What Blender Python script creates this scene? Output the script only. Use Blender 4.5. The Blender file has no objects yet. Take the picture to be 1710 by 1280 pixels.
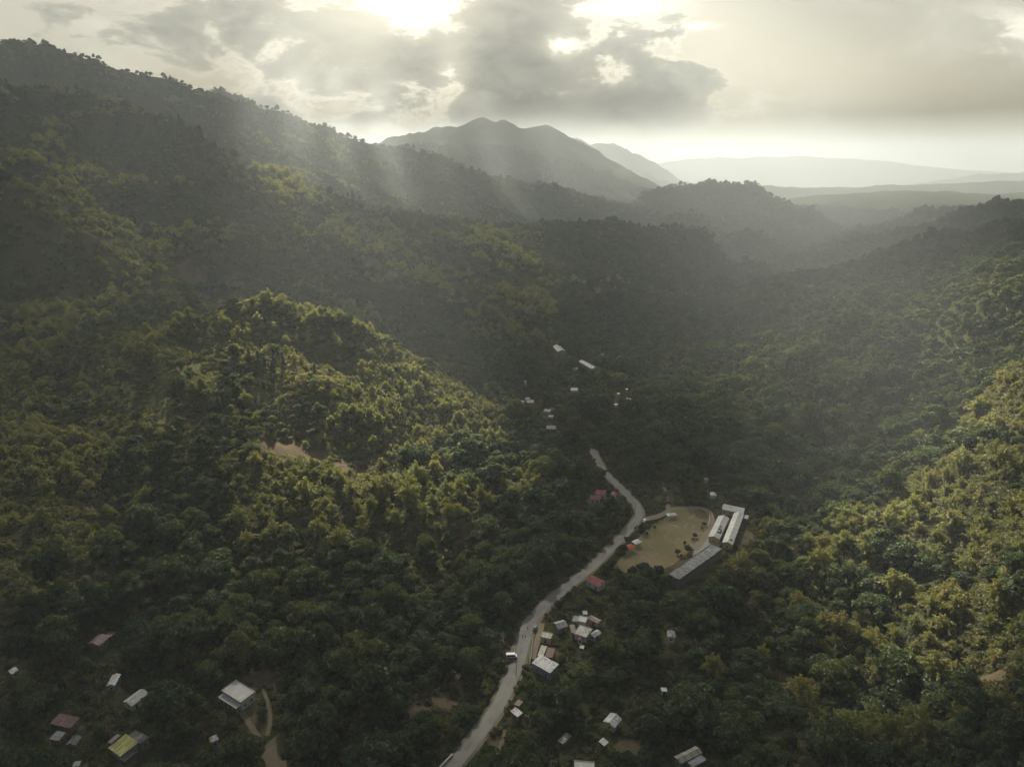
import bpy, bmesh, math, random
import numpy as np
from mathutils import Vector, Matrix
R = math.radians
scene = bpy.context.scene
col = scene.collection

# ------------------------------------------------------------------ camera
CAMZ = 220.0
PITCH = R(18.3)
cd = bpy.data.cameras.new('camera'); cam = bpy.data.objects.new('camera', cd); col.objects.link(cam)
cam.location = (0, 0, CAMZ); cam.rotation_euler = (R(90) - PITCH, 0, 0)
cd.sensor_width = 36; cd.lens = 24; cd.clip_start = 1; cd.clip_end = 120000
scene.camera = cam

# ------------------------------------------------------------------ light
SUN_EL, SUN_AZ = R(36.0), R(-13.0)      # azimuth measured from +Y, negative = left
scene.view_settings.view_transform = 'Standard'; scene.view_settings.look = 'None'
scene.view_settings.gamma = 1.0; scene.view_settings.exposure = 1.75
sd = bpy.data.lights.new('sun', 'SUN'); sun = bpy.data.objects.new('sun', sd); col.objects.link(sun)
sd.energy = 5.0; sd.angle = R(0.45); sd.color = (1.0, 0.95, 0.84)
sdir = Vector((math.sin(SUN_AZ)*math.cos(SUN_EL), math.cos(SUN_AZ)*math.cos(SUN_EL), math.sin(SUN_EL)))
sun.rotation_euler = sdir.to_track_quat('Z', 'Y').to_euler()
sun.location = (0, 0, 900)

def nd(nt, t, **kw):
    n = nt.nodes.new(t)
    for k, v in kw.items():
        if k.startswith('i_'): n.inputs[k[2:].replace('_', ' ')].default_value = v
        else: setattr(n, k, v)
    return n
def mathn(nt, op, a, b=None, c=None, clamp=False):
    n = nt.nodes.new('ShaderNodeMath'); n.operation = op; n.use_clamp = clamp
    for i, v in enumerate((a, b, c)):
        if v is None: continue
        if isinstance(v, (int, float)): n.inputs[i].default_value = v
        else: nt.links.new(v, n.inputs[i])
    return n.outputs[0]
def mixc(nt, f, a, b, mode='MIX'):
    n = nt.nodes.new('ShaderNodeMix'); n.data_type = 'RGBA'; n.blend_type = mode; n.clamp_factor = True
    for s, v in ((n.inputs[0], f), (n.inputs[6], a), (n.inputs[7], b)):
        if isinstance(v, (int, float)): s.default_value = v
        elif isinstance(v, tuple): s.default_value = v if len(v) == 4 else (*v, 1)
        else: nt.links.new(v, s)
    return n.outputs[2]
def smooth(nt, v, lo, hi, a=0.0, b=1.0):
    n = nt.nodes.new('ShaderNodeMapRange'); n.interpolation_type = 'SMOOTHSTEP'
    nt.links.new(v, n.inputs[0])
    for i, x in enumerate((lo, hi, a, b)): n.inputs[i+1].default_value = x
    return n.outputs[0]

def make_world():
    w = bpy.data.worlds.new('World'); scene.world = w; w.use_nodes = True
    nt = w.node_tree; nt.nodes.clear(); L = nt.links.new
    out = nd(nt, 'ShaderNodeOutputWorld')
    sky = nd(nt, 'ShaderNodeTexSky', sky_type='NISHITA', sun_disc=False, sun_elevation=SUN_EL, sun_rotation=SUN_AZ,
             altitude=600, air_density=1.5, dust_density=4.0)
    tc = nd(nt, 'ShaderNodeTexCoord')
    sep = nd(nt, 'ShaderNodeSeparateXYZ'); L(tc.outputs['Generated'], sep.inputs[0])
    X, Y, Z = sep.outputs
    # tangent-plane coordinates (direction only) for placing cloud masses in the sky
    def dot(d):
        n = nd(nt, 'ShaderNodeVectorMath', operation='DOT_PRODUCT'); L(tc.outputs['Generated'], n.inputs[0]); n.inputs[1].default_value = d
        return n.outputs['Value']
    mp = nd(nt, 'ShaderNodeMapping'); L(tc.outputs['Generated'], mp.inputs[0]); mp.inputs['Scale'].default_value = (1, 1, 2.2)
    def noise(scale, detail, rough, off=0.0, dist=0.0):
        m = nd(nt, 'ShaderNodeVectorMath', operation='ADD'); L(mp.outputs[0], m.inputs[0]); m.inputs[1].default_value = (off, off*.7, off*1.3)
        n = nd(nt, 'ShaderNodeTexNoise'); L(m.outputs[0], n.inputs['Vector'])
        n.inputs['Scale'].default_value = scale; n.inputs['Detail'].default_value = detail; n.inputs['Roughness'].default_value = rough
        n.inputs['Distortion'].default_value = dist
        return n.outputs['Fac']
    # sky plane coordinates: direction over forward distance
    yy = mathn(nt, 'MAXIMUM', Y, 0.02)
    SX = mathn(nt, 'DIVIDE', X, yy); SZ = mathn(nt, 'DIVIDE', Z, yy)
    def g(px, py, rx, ry, a):
        u = (px-855)/1140; v = (640-py)/1140; cp, sp = math.cos(PITCH), math.sin(PITCH); d = cp+v*sp
        cx, cz = u/d, (v*cp-sp)/d
        dx = mathn(nt, 'DIVIDE', mathn(nt, 'SUBTRACT', SX, cx), rx/1140); dz = mathn(nt, 'DIVIDE', mathn(nt, 'SUBTRACT', SZ, cz), ry/1140)
        r2 = mathn(nt, 'ADD', mathn(nt, 'MULTIPLY', dx, dx), mathn(nt, 'MULTIPLY', dz, dz))
        return mathn(nt, 'MULTIPLY', mathn(nt, 'EXPONENT', mathn(nt, 'MULTIPLY', r2, -1.0)), a)
    def tot(lst):
        s = g(*lst[0])
        for q in lst[1:]: s = mathn(nt, 'ADD', s, g(*q))
        return s
    base = mixc(nt, smooth(nt, SZ, -0.01, 0.17), (0.40, 0.345, 0.21), (0.43, 0.41, 0.335))
    base = mixc(nt, smooth(nt, tot([(1300, 140, 330, 90, .75), (700, 10, 260, 120, .6), (1180, 30, 120, 60, .3)]), 0, 1), base, (0.60, 0.56, 0.42))
    thin = noise(7.0, 7.0, 0.6, 5.1, .6)
    base = mixc(nt, mathn(nt, 'MULTIPLY', smooth(nt, thin, .46, .70), .45), base, (0.66, 0.63, 0.53))
    # cumulus bank: coverage from noise and placed masses, bright rims, grey hearts
    n1 = noise(7.5, 12.0, 0.62, 1.7, .5); n2 = noise(19.0, 10.0, 0.66, 9.2, .3)
    cov = mathn(nt, 'ADD', mathn(nt, 'MULTIPLY', mathn(nt, 'SUBTRACT', n1, .5), 5.2), mathn(nt, 'MULTIPLY', mathn(nt, 'SUBTRACT', n2, .5), 2.6))
    cov = mathn(nt, 'ADD', cov, tot([(880,100,250,90,.95),(1075,120,85,75,.75),(600,30,130,50,.4),(430,100,230,70,.35),(200,60,220,60,.15),(740,190,260,50,.6),(1020,190,170,45,.6),(1130,180,70,40,.5),(800,20,160,40,.4),(330,60,160,50,.2)]))
    cov = mathn(nt, 'SUBTRACT', cov, tot([(695,8,70,26,1.3),(940,74,24,16,1.0),(752,118,22,36,.9),(1040,22,60,22,1.0),(1470,80,300,150,1.5),(1190,50,60,50,.6),(40,60,120,80,.3),(590,105,50,30,.4),(660,175,60,26,.4),(550,195,60,26,.5),(1260,165,60,30,.2)]))
    core = smooth(nt, cov, .40, 1.3); body = smooth(nt, cov, .12, .50); rim = mathn(nt, 'SUBTRACT', smooth(nt, cov, .0, .20), smooth(nt, cov, .22, .60))
    near = smooth(nt, tot([(800, 60, 420, 200, 1.0)]), 0, 1)
    grey = mixc(nt, smooth(nt, n2, .35, .68), (0.12, 0.125, 0.118), (0.24, 0.24, 0.205))
    heart = mixc(nt, core, (0.31, 0.305, 0.25), grey)
    c1 = mixc(nt, mathn(nt, 'MULTIPLY', body, .95), base, heart)
    c1 = mixc(nt, mathn(nt, 'MULTIPLY', mathn(nt, 'MAXIMUM', rim, 0.0), mathn(nt, 'MULTIPLY', near, .8)), c1, (0.80, 0.76, 0.60))
    puff = mathn(nt, 'MULTIPLY', tot([(1695,52,55,34,1.0),(1240,200,70,40,.7),(1140,44,40,5,1.0)]), smooth(nt, n2, .44, .60))
    c1 = mixc(nt, mathn(nt, 'MINIMUM', puff, 1.0), c1, (0.86, 0.82, 0.68))
    # light spilling round the gaps
    c1 = mixc(nt, mathn(nt, 'MINIMUM', tot([(695, 8, 130, 55, .6), (752, 120, 30, 44, .3), (940, 74, 36, 26, .35), (1040, 22, 90, 30, .3), (560, 60, 90, 80, .25)]), .9), c1, (0.85, 0.80, 0.62))
    c1 = mixc(nt, mathn(nt, 'MINIMUM', mathn(nt, 'MULTIPLY', tot([(692, 4, 85, 34, 2.4), (940, 74, 20, 12, 2.0), (752, 122, 14, 24, 1.4), (1020, 8, 70, 14, 1.6), (1125, 44, 40, 4, .9)]), smooth(nt, cov, .7, -.9)), 1.0), c1, (1.3, 1.25, 1.0))
    # fade of everything into the horizon band
    c1 = mixc(nt, smooth(nt, SZ, .075, -.01, 0.0, .65), c1, mixc(nt, smooth(nt, SX, -.1, .35), (0.22, 0.22, 0.18), (0.38, 0.31, 0.16)))
    # the sky behind and above the viewer is a dull overcast
    c1 = mixc(nt, smooth(nt, Y, -0.2, 0.55), (0.12, 0.13, 0.14), c1)
    c1 = mixc(nt, smooth(nt, Z, 0.30, 0.65), c1, (0.13, 0.14, 0.15))
    skym = mixc(nt, 1.0, sky.outputs[0], (0.05, 0.05, 0.05), 'MULTIPLY')
    c = mixc(nt, 0.92, skym, c1)
    bg = nd(nt, 'ShaderNodeBackground'); bg.inputs[1].default_value = 0.53
    L(c, bg.inputs[0]); L(bg.outputs[0], out.inputs[0])
make_world()
c_ = scene.cycles
c_.use_denoising = True; c_.use_adaptive_sampling = True; c_.adaptive_threshold = 0.03
c_.max_bounces = 5; c_.diffuse_bounces = 2; c_.glossy_bounces = 1; c_.transmission_bounces = 3
c_.transparent_max_bounces = 24; c_.volume_bounces = 1; c_.caustics_reflective = False; c_.caustics_refractive = False
c_.use_fast_gi = False

# ------------------------------------------------------------------ pixel helpers (photo coordinates 1710 x 1280)
CP, SP = math.cos(PITCH), math.sin(PITCH)
F = 1710 * 24 / 36
def pdir(px, py):
    u = (px - 855) / F; v = (640 - py) / F
    return np.array((u, CP + v*SP, -SP + v*CP))
def at_y(px, py, Y, drop=0.0):
    d = pdir(px, py); s = Y / d[1]
    return (d[0]*s, Y, CAMZ + d[2]*s - drop)
def at_z(px, py, z):
    d = pdir(px, py); s = (z - CAMZ) / d[2]
    return (d[0]*s, d[1]*s, z)

# ------------------------------------------------------------------ noise
def _hash(ix, iy, seed):
    n = (ix.astype(np.int64) * 374761393 + iy.astype(np.int64) * 668265263 + seed * 974634777) & 0xffffffff
    n = ((n ^ (n >> 13)) * 1274126177) & 0xffffffff
    n = n ^ (n >> 16)
    return n.astype(np.float64) / 4294967295.0
def vnoise(x, y, seed=0):
    ix = np.floor(x); iy = np.floor(y); fx = x - ix; fy = y - iy
    ux = fx*fx*fx*(fx*(fx*6-15)+10); uy = fy*fy*fy*(fy*(fy*6-15)+10)
    def g(a, b, dx, dy):
        h = _hash(a, b, seed) * 2*math.pi
        return np.cos(h)*dx + np.sin(h)*dy
    n00 = g(ix, iy, fx, fy); n10 = g(ix+1, iy, fx-1, fy); n01 = g(ix, iy+1, fx, fy-1); n11 = g(ix+1, iy+1, fx-1, fy-1)
    return (n00*(1-ux) + n10*ux)*(1-uy) + (n01*(1-ux) + n11*ux)*uy
def fbm(x, y, oct=4, seed=0, gain=.5):
    s = 0; a = 1.0
    for o in range(oct):
        s = s + a*vnoise(x*2**o, y*2**o, seed+o*17); a *= gain
    return s
def ridged(x, y, oct=3, seed=0, gain=.5):
    s = 0; a = 1.0
    for o in range(oct):
        s = s + a*(1 - np.abs(vnoise(x*2**o, y*2**o, seed+o*31))*2.2); a *= gain
    return s

# ------------------------------------------------------------------ terrain: ridge and valley lines, relaxed between
DU = 0.0062
U0, U1 = math.log(70.0), math.log(34000.0)
TH0, TH1 = R(-62), R(62)
NU = int((U1-U0)/DU)+1; NT = int((TH1-TH0)/DU)+1
NU = (NU//16+1)*16; NT = (NT//16+1)*16
U = U0 + np.arange(NU)*DU; TH = TH0 + np.arange(NT)*DU
RR = np.exp(U)
GX = RR[:, None]*np.sin(TH)[None]; GY = RR[:, None]*np.cos(TH)[None]

LINES = []
def line_y(pts, drop=6.0): LINES.append([at_y(a, b, c, drop) for a, b, c in pts])
def line_z(pts): LINES.append([at_z(a, b, c) for a, b, c in pts])
def line_w(pts): LINES.append([tuple(p) for p in pts])
# --- valley floor and road
ROAD = [(735,1300,0),(765,1268,0),(800,1226,0),(832,1180,0),(856,1130,0),(871,1085,0),(880,1045,0),(905,1015,0),(945,980,0),(985,950,0),(1020,915,0),
        (1050,885,0),(1068,862,0),(1066,846,0),(1050,828,0),(1028,806,1),(1010,790,1),(1000,772,1),(990,752,2)]
line_z(ROAD)
line_z([(1120,850,-1),(1060,905,-1),(1025,950,-1),(1090,950,-1),(1150,890,-1),(1180,860,-1)])
line_z([(1200,880,-1),(1240,860,0),(1225,910,-1),(1160,950,-3),(1120,975,-3)])
line_z([(990,752,2),(960,715,1),(930,690,0),(900,665,0),(930,630,-2),(970,600,-4)])
line_z([(970,600,-4),(1050,560,-14),(1120,525,-24),(1180,495,-34),(1270,458,-50),(1330,424,-75),(1420,397,-110)])
line_z([(1000,620,-4),(1040,665,1),(1040,720,2),(1100,770,4),(1180,820,2)])
line_z([(870,660,2),(860,700,3),(880,740,2),(930,800,2),(960,860,0)])
line_z([(0,1060,14),(100,1100,8),(200,1140,4),(400,1160,2),(600,1150,0),(730,1120,-1),(800,1080,-1)])
line_z([(0,1230,6),(200,1240,3),(400,1250,1),(560,1270,0),(700,1290,0)])
line_z([(960,1050,0),(1120,1058,1),(1010,1200,-1),(1150,1262,0),(980,1275,0)])
line_z([(1150,1262,0),(1100,1400,2),(800,1500,0),(500,1450,0),(200,1400,3)])
line_w([(-200,75,14),(0,85,6),(200,80,24)])
# --- right hills
line_y([(2300,250,700),(2050,290,800),(1880,335,880),(1710,374,950),(1600,397,1000),(1500,422,1020),(1400,452,1000),(1300,492,950),(1200,545,860),(1120,596,770),(1060,640,700)])
line_y([(2000,395,640),(1850,420,670),(1710,442,700),(1580,482,720),(1460,556,705),(1340,640,650),(1270,700,580)])
line_y([(1900,470,440),(1710,582,480),(1600,682,475),(1500,762,455),(1400,835,425),(1320,895,395)])
line_y([(1780,560,545),(1640,610,580),(1520,660,575),(1400,720,545),(1290,780,490)], 10)
line_y([(2100,560,260),(1900,700,300),(1710,830,325),(1560,930,315),(1430,1000,300),(1300,1020,300)])
line_y([(2000,900,190),(1710,1060,235),(1560,1140,235),(1420,1200,225),(1300,1160,250)])
line_y([(1900,1200,150),(1710,1290,170),(1500,1330,170),(1350,1300,190)])
# --- near left hill
line_y([(-300,600,440),(-120,585,480),(0,577,510),(110,562,520),(200,548,530),(300,532,542),(390,514,552),(460,511,556),(530,514,560),(580,530,560),(640,570,560),(700,612,556),(760,650,545),(830,702,520),(890,762,480)])
line_y([(390,514,552),(450,560,515),(520,600,474),(570,630,470),(620,666,465),(680,730,452),(720,762,444),(790,802,432)])
line_y([(200,548,530),(300,602,470),(380,682,428),(470,745,402),(570,780,396),(680,805,392),(800,832,390),(880,880,374)])
line_y([(430,610,480),(455,662,448),(550,722,428),(620,760,420),(680,790,414),(760,806,410),(850,850,402)])
line_y([(0,577,510),(60,640,445),(120,720,405),(170,800,366),(190,880,336),(200,960,306)])
line_y([(200,600,500),(270,720,412),(300,800,374),(330,880,346),(380,960,314)])
line_y([(470,860,355),(550,900,340),(700,900,348),(820,900,354)])
line_y([(-200,900,270),(-60,900,300),(0,930,300),(100,960,293),(260,1010,284),(450,1000,290),(620,980,303),(760,950,322),(880,930,332)])
line_w([(-600,620,120),(-420,640,85),(-260,655,55),(-120,665,34),(-20,670,16),(45,660,4)])
# --- mountain one
line_y([(-600,20,850),(-300,60,950),(-100,105,1000),(0,133,1020),(60,152,1030),(150,177,1040),(250,197,1050),(330,217,1060),(370,252,1080),(430,277,1110),(500,302,1140),(570,322,1170),(640,342,1210),(700,357,1250),(800,378,1330),(880,383,1370),(960,374,1400),(1020,364,1410),(1100,367,1420),(1160,382,1430),(1220,408,1440),(1280,440,1470)])
line_y([(800,378,1330),(870,408,1210),(960,440,1120),(1060,490,1030),(1130,536,930)])
line_y([(1020,364,1410),(1090,400,1330),(1160,440,1260),(1220,480,1180)])
line_y([(570,322,1170),(640,430,960),(740,490,860),(830,552,790),(900,602,720)])
line_y([(760,440,1080),(840,480,980),(930,530,890),(1010,572,820)], 14)
line_y([(960,470,1010),(1040,510,960),(1090,545,900)], 14)
line_y([(430,277,1110),(470,360,970),(540,440,880),(620,510,820),(700,570,760)])
line_y([(330,217,1060),(370,330,900),(400,400,800),(440,460,770),(480,490,745)])
line_y([(500,400,920),(560,470,850),(640,540,790)], 16)
line_y([(400,330,930),(440,420,800),(500,480,780)], 14)
line_y([(-300,100,640),(-100,215,700),(0,287,700),(80,342,700),(150,402,690),(210,462,670),(240,500,650)])
line_y([(60,152,1030),(150,280,880),(230,370,790),(290,440,760),(320,490,720)])
line_y([(0,230,850),(100,320,760),(190,410,710),(250,480,660)], 14)
line_y([(1180,470,1330),(1240,470,1400)], 10)
# --- mountain two
M2 = [(0,63,1450),(100,86,1600),(200,116,1750),(300,146,1900),(400,176,2050),(500,201,2200),(560,227,2300),(620,246,2420),(700,264,2560),(800,286,2700),(880,302,2850),(950,321,3000),(1020,345,3080),(1070,365,3100)]
line_y([(-700,70,1100),(-300,34,1300)]+M2, 10)
line_w([(-1100,1300,190),(-900,1290,150),(-560,1320,90),(-250,1480,30),(0,1640,0),(330,1900,-50),(760,2300,-75)])
for a, b in ((100,190),(220,300),(330,400),(450,520),(560,640),(660,740),(760,840),(860,930)):
    pa, Ya = np.interp(a, [m[0] for m in M2], [m[1] for m in M2]), np.interp(a, [m[0] for m in M2], [m[2] for m in M2])
    line_y([(a, pa+3, Ya-10), ((a+b)/2+10, pa+46, Ya-170), (b+20, pa+88, Ya-330)], 8)
# --- far mountains
line_y([(300,160,3400),(360,151,3500),(400,165,3600),(520,215,3900)], 0)
line_y([(500,262,4200),(600,248,4300),(680,232,4400),(740,214,4500),(800,198,4500),(850,200,4500),(920,216,4600),(980,247,4650),(1040,282,4700),(1085,305,4700),(1100,330,4600)], 0)
line_y([(900,225,6300),(980,233,6400),(1040,245,6500),(1090,262,6600),(1130,277,6600),(1160,300,6500)], 0)
line_y([(700,262,3800),(820,290,3900),(900,305,3900),(980,330,3800),(1040,342,3600)], 4)
line_w([(-1200,3300,60),(-300,3400,-20),(400,3400,-60),(900,3300,-90)])
line_w([(-2500,5400,80),(-500,5400,0),(800,5500,-80),(1500,5300,-120)])
line_y([(1080,312,3250),(1140,302,3250),(1200,304,3200),(1260,314,3150),(1300,327,3100),(1345,345,3050),(1400,380,2950)], 4)
line_y([(1100,350,2500),(1180,368,2300),(1240,385,2150),(1290,412,1980)], 6)
line_w([(350,2450,-70),(700,2500,-80)])
# --- right middle distance
line_y([(2300,270,1250),(2000,300,1350),(1850,322,1420),(1710,344,1500),(1600,364,1580),(1500,388,1660),(1420,407,1700),(1350,432,1750)])
line_w([(1300,1180,20),(900,1220,0),(620,1300,-30),(560,1450,-42)])
line_y([(2200,300,2400),(1900,322,2500),(1710,336,2600),(1620,345,2650),(1560,360,2700),(1480,380,2750)])
line_w([(3200,3100,-40),(2200,3300,-80),(1500,3400,-110),(1150,3100,-108)])
line_y([(1330,334,4100),(1400,326,4200),(1470,324,4200),(1560,321,4200),(1640,324,4300),(1710,319,4300),(1900,315,4300),(2200,300,4200)], 0)
line_y([(1200,310,5200),(1300,309,5300),(1400,312,5300),(1520,311,5400),(1640,305,5500),(1800,300,5500)], 0)
line_w([(1200,4700,-120),(2300,4800,-115),(3600,4900,-110)])
line_w([(1200,6500,-135),(2600,6800,-130),(5000,7000,-130)])
line_y([(1540,306,7300),(1600,296,7400),(1660,290,7400),(1720,289,7400),(1900,285,7300)], 0)
line_w([(1700,8200,-140),(3500,8400,-140),(6000,8400,-140)])
line_y([(1100,272,9500),(1180,264,9500),(1250,261,9600),(1320,261,9700),(1400,264,9800),(1480,270,10000),(1560,280,10200),(1640,287,10400),(1720,291,10500)], 0)
line_w([(-5000,12500,0),(0,12500,-100),(5000,13000,-150),(12000,13000,-150)])
line_w([(-20000,24000,-150),(0,30000,-150),(20000,24000,-150)])
line_w([(-16000,18000,-120),(0,19000,-150),(16000,18000,-150)])

def to_ij(x, y):
    r = np.hypot(x, y); t = np.arctan2(x, y)
    return (np.log(np.maximum(r, 1)) - U0)/DU, (t - TH0)/DU
fix_s = np.zeros((NU, NT)); fix_w = np.zeros((NU, NT))
for ln in LINES:
    for (a, b) in zip(ln[:-1], ln[1:]):
        a = np.array(a); b = np.array(b)
        ia, ja = to_ij(a[0], a[1]); ib, jb = to_ij(b[0], b[1])
        n = int(max(abs(ia-ib), abs(ja-jb))*2)+2
        t = np.linspace(0, 1, n)[:, None]; p = a*(1-t)+b*t
        i, j = to_ij(p[:, 0], p[:, 1]); i = np.round(i).astype(int); j = np.round(j).astype(int)
        ok = (i >= 0) & (i < NU) & (j >= 0) & (j < NT)
        np.add.at(fix_s, (i[ok], j[ok]), p[ok, 2]); np.add.at(fix_w, (i[ok], j[ok]), 1.0)
def relax(z, s, w, it):
    m = w > 0; v = np.where(m, s/np.maximum(w, 1e-9), 0)
    for _ in range(it):
        p = np.pad(z, 1, mode='edge')
        z = .25*(p[:-2, 1:-1]+p[2:, 1:-1]+p[1:-1, :-2]+p[1:-1, 2:])
        z = np.where(m, v, z)
    return z
def pool(a, k): return a.reshape(a.shape[0]//k, k, a.shape[1]//k, k).sum((1, 3))
def up2(z):
    p = np.pad(z, 1, mode='edge'); o = np.empty((z.shape[0]*2, z.shape[1]*2))
    c = p[1:-1, 1:-1]
    for a in (0, 1):
        for b in (0, 1):
            da = p[2*a:p.shape[0]-2+2*a, 1:-1]; db = p[1:-1, 2*b:p.shape[1]-2+2*b]; dd = p[2*a:p.shape[0]-2+2*a, 2*b:p.shape[1]-2+2*b]
            o[a::2, b::2] = .5625*c+.1875*da+.1875*db+.0625*dd
    return o
z = np.zeros((NU//16, NT//16))
for k, it in ((16, 900), (8, 400), (4, 200), (2, 100), (1, 50)):
    if k < 16: z = up2(z)
    z = relax(z, pool(fix_s, k), pool(fix_w, k), it)
def blur(z, n):
    for _ in range(n):
        p = np.pad(z, 1, mode='edge')
        z = .5*z + .125*(p[:-2, 1:-1]+p[2:, 1:-1]+p[1:-1, :-2]+p[1:-1, 2:])
    return z
H0 = blur(z, 6)
# slope mask and gullies
du = np.gradient(H0, axis=0)/(RR[:, None]*DU); dt = np.gradient(H0, axis=1)/(RR[:, None]*DU)
slope = blur(np.hypot(du, dt), 20)
sm = np.clip((slope-.06)/.22, 0, 1)
dist = np.hypot(GX, GY)
near = np.clip((dist-250)/500, 0, 1); far = np.clip((dist-900)/1800, 0, 1)
wx = GX+30*fbm(GX/160, GY/160, 2, 5); wy = GY+30*fbm(GX/160, GY/160, 2, 9)
n_s = ridged(wx/62, wy/62, 3, 2)-1.0
n_m = ridged(wx/190, wy/190, 4, 7)-1.0
n_l = ridged(wx/520, wy/520, 4, 11)-1.0
HT = H0 + sm*(n_s*(2.6+1.5*near) + n_m*(3.0+21*near) + n_l*(42*far)) + (1-sm)*fbm(GX/45, GY/45, 2, 4)*.8 + np.clip((dist-3500)/2500, 0, 1)*fbm(GX/900, GY/900, 4, 3)*38
HT = HT + fbm(GX/14, GY/14, 2, 44)*.5

def bil(A, x, y):
    i, j = to_ij(np.asarray(x, float), np.asarray(y, float))
    i = np.clip(i, 0, NU-1.001); j = np.clip(j, 0, NT-1.001)
    i0 = i.astype(int); j0 = j.astype(int); a = i-i0; b = j-j0
    return (A[i0, j0]*(1-a)+A[i0+1, j0]*a)*(1-b)+(A[i0, j0+1]*(1-a)+A[i0+1, j0+1]*a)*b
def grid_mesh(name, X, Y, Z, faces_closed=None):
    n, m = X.shape
    idx = np.arange(n*m).reshape(n, m)
    f = np.stack([idx[:-1, :-1], idx[:-1, 1:], idx[1:, 1:], idx[1:, :-1]], -1).reshape(-1, 4)
    return np_mesh(name, np.stack([X, Y, Z], -1).reshape(-1, 3), f)
def np_mesh(name, v, f, smooth=True, mi=None):
    me = bpy.data.meshes.new(name); v = np.asarray(v, np.float64); f = np.asarray(f, np.int32); k = f.shape[1]
    me.vertices.add(len(v)); me.vertices.foreach_set('co', v.ravel())
    me.loops.add(f.size); me.loops.foreach_set('vertex_index', f.ravel())
    me.polygons.add(len(f)); me.polygons.foreach_set('loop_start', np.arange(len(f), dtype=np.int32)*k)
    me.polygons.foreach_set('use_smooth', np.full(len(f), smooth))
    if mi is not None: me.polygons.foreach_set('material_index', np.asarray(mi, np.int32))
    me.update(); me.validate()
    return me
def link(name, me, mats=(), parent=None, loc=None, **props):
    o = bpy.data.objects.new(name, me); col.objects.link(o)
    for m in (mats if isinstance(mats, (list, tuple)) else [mats]):
        if me is not None and m is not None: me.materials.append(m)
    if parent is not None: o.parent = parent
    if loc is not None: o.location = loc
    for k, v in props.items(): o[k] = v
    return o
RS = np.exp(np.arange(math.log(90), math.log(20000), .004))
def hit(px, py, lift=0.0):
    """where the sight line through photo pixel px,py meets the ground"""
    d = pdir(px, py); hd = math.hypot(d[0], d[1])
    s = RS/hd; zz = CAMZ + d[2]*s; g = bil(HT, d[0]*s, d[1]*s) + lift
    k = np.argmax(g >= zz)
    if not (g >= zz).any(): k = len(RS)-1
    if k:
        a = zz[k-1]-g[k-1]; b = g[k]-zz[k]; t = a/max(a+b, 1e-6)
        sk = s[k-1]+(s[k]-s[k-1])*t
    else: sk = s[0]
    x, y = d[0]*sk, d[1]*sk
    return float(x), float(y), float(bil(HT, x, y))

# ------------------------------------------------------------------ cloud bank (unseen added cloud, 6 km off above the view, gaps shaped to cast patchy sunlight)
WY = 6000.0
HOLES = [  # photo pixel of the patch of ground the gap lights, radius across, radius up, strength of the gap
 (620,600,90,60,1),(740,670,80,55,1),(570,690,75,45,1),(650,790,80,30,1),(500,755,60,24,1),(480,540,90,44,1),(300,560,70,26,.7),
 (400,850,45,14,.4),(820,800,50,18,.5),(520,1110,45,12,.5),(60,1080,40,12,.35),(60,780,80,36,.4),
 (1640,720,120,70,1),(1560,860,100,50,1),(1440,900,60,34,.9),(1690,980,90,40,1),(1600,1080,90,26,.8),(1690,520,100,55,1),(1560,610,90,40,.8),(1480,760,60,26,.6),(1500,1010,60,30,.7),(1640,450,120,55,.9),(1450,470,90,40,.6),
 (875,1100,45,20,.9),(1080,900,70,26,.5),(1210,880,50,26,.7),
 (470,300,110,60,1),(590,335,90,45,1),(760,370,80,45,.7),(880,430,110,50,.8),(1050,450,80,40,.7),(640,430,70,36,.5),(80,400,90,45,.2),(250,330,60,40,.4),
 (300,1130,170,26,.5),(1000,1190,130,26,.5),(800,450,260,120,.6),(700,520,120,60,.5),(180,330,300,110,.35),(1430,520,220,80,.55),(90,700,140,56,.6),(250,850,90,24,.4),(1240,640,200,90,.75),(1350,560,160,60,.6),(900,560,200,70,.3),(700,1060,150,34,.4),(1150,1150,130,40,.45),(200,420,200,80,.35),(1340,380,300,120,.75),(1150,330,160,160,.8),(1350,306,500,160,.5),(1500,390,200,80,.8),
 (420,230,44,260,.9),(500,250,75,320,1),(575,270,40,300,1),(650,290,80,340,1),(740,300,36,280,.9),(840,310,70,280,1),(960,330,45,240,.9),(1050,345,80,260,.9)]
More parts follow.
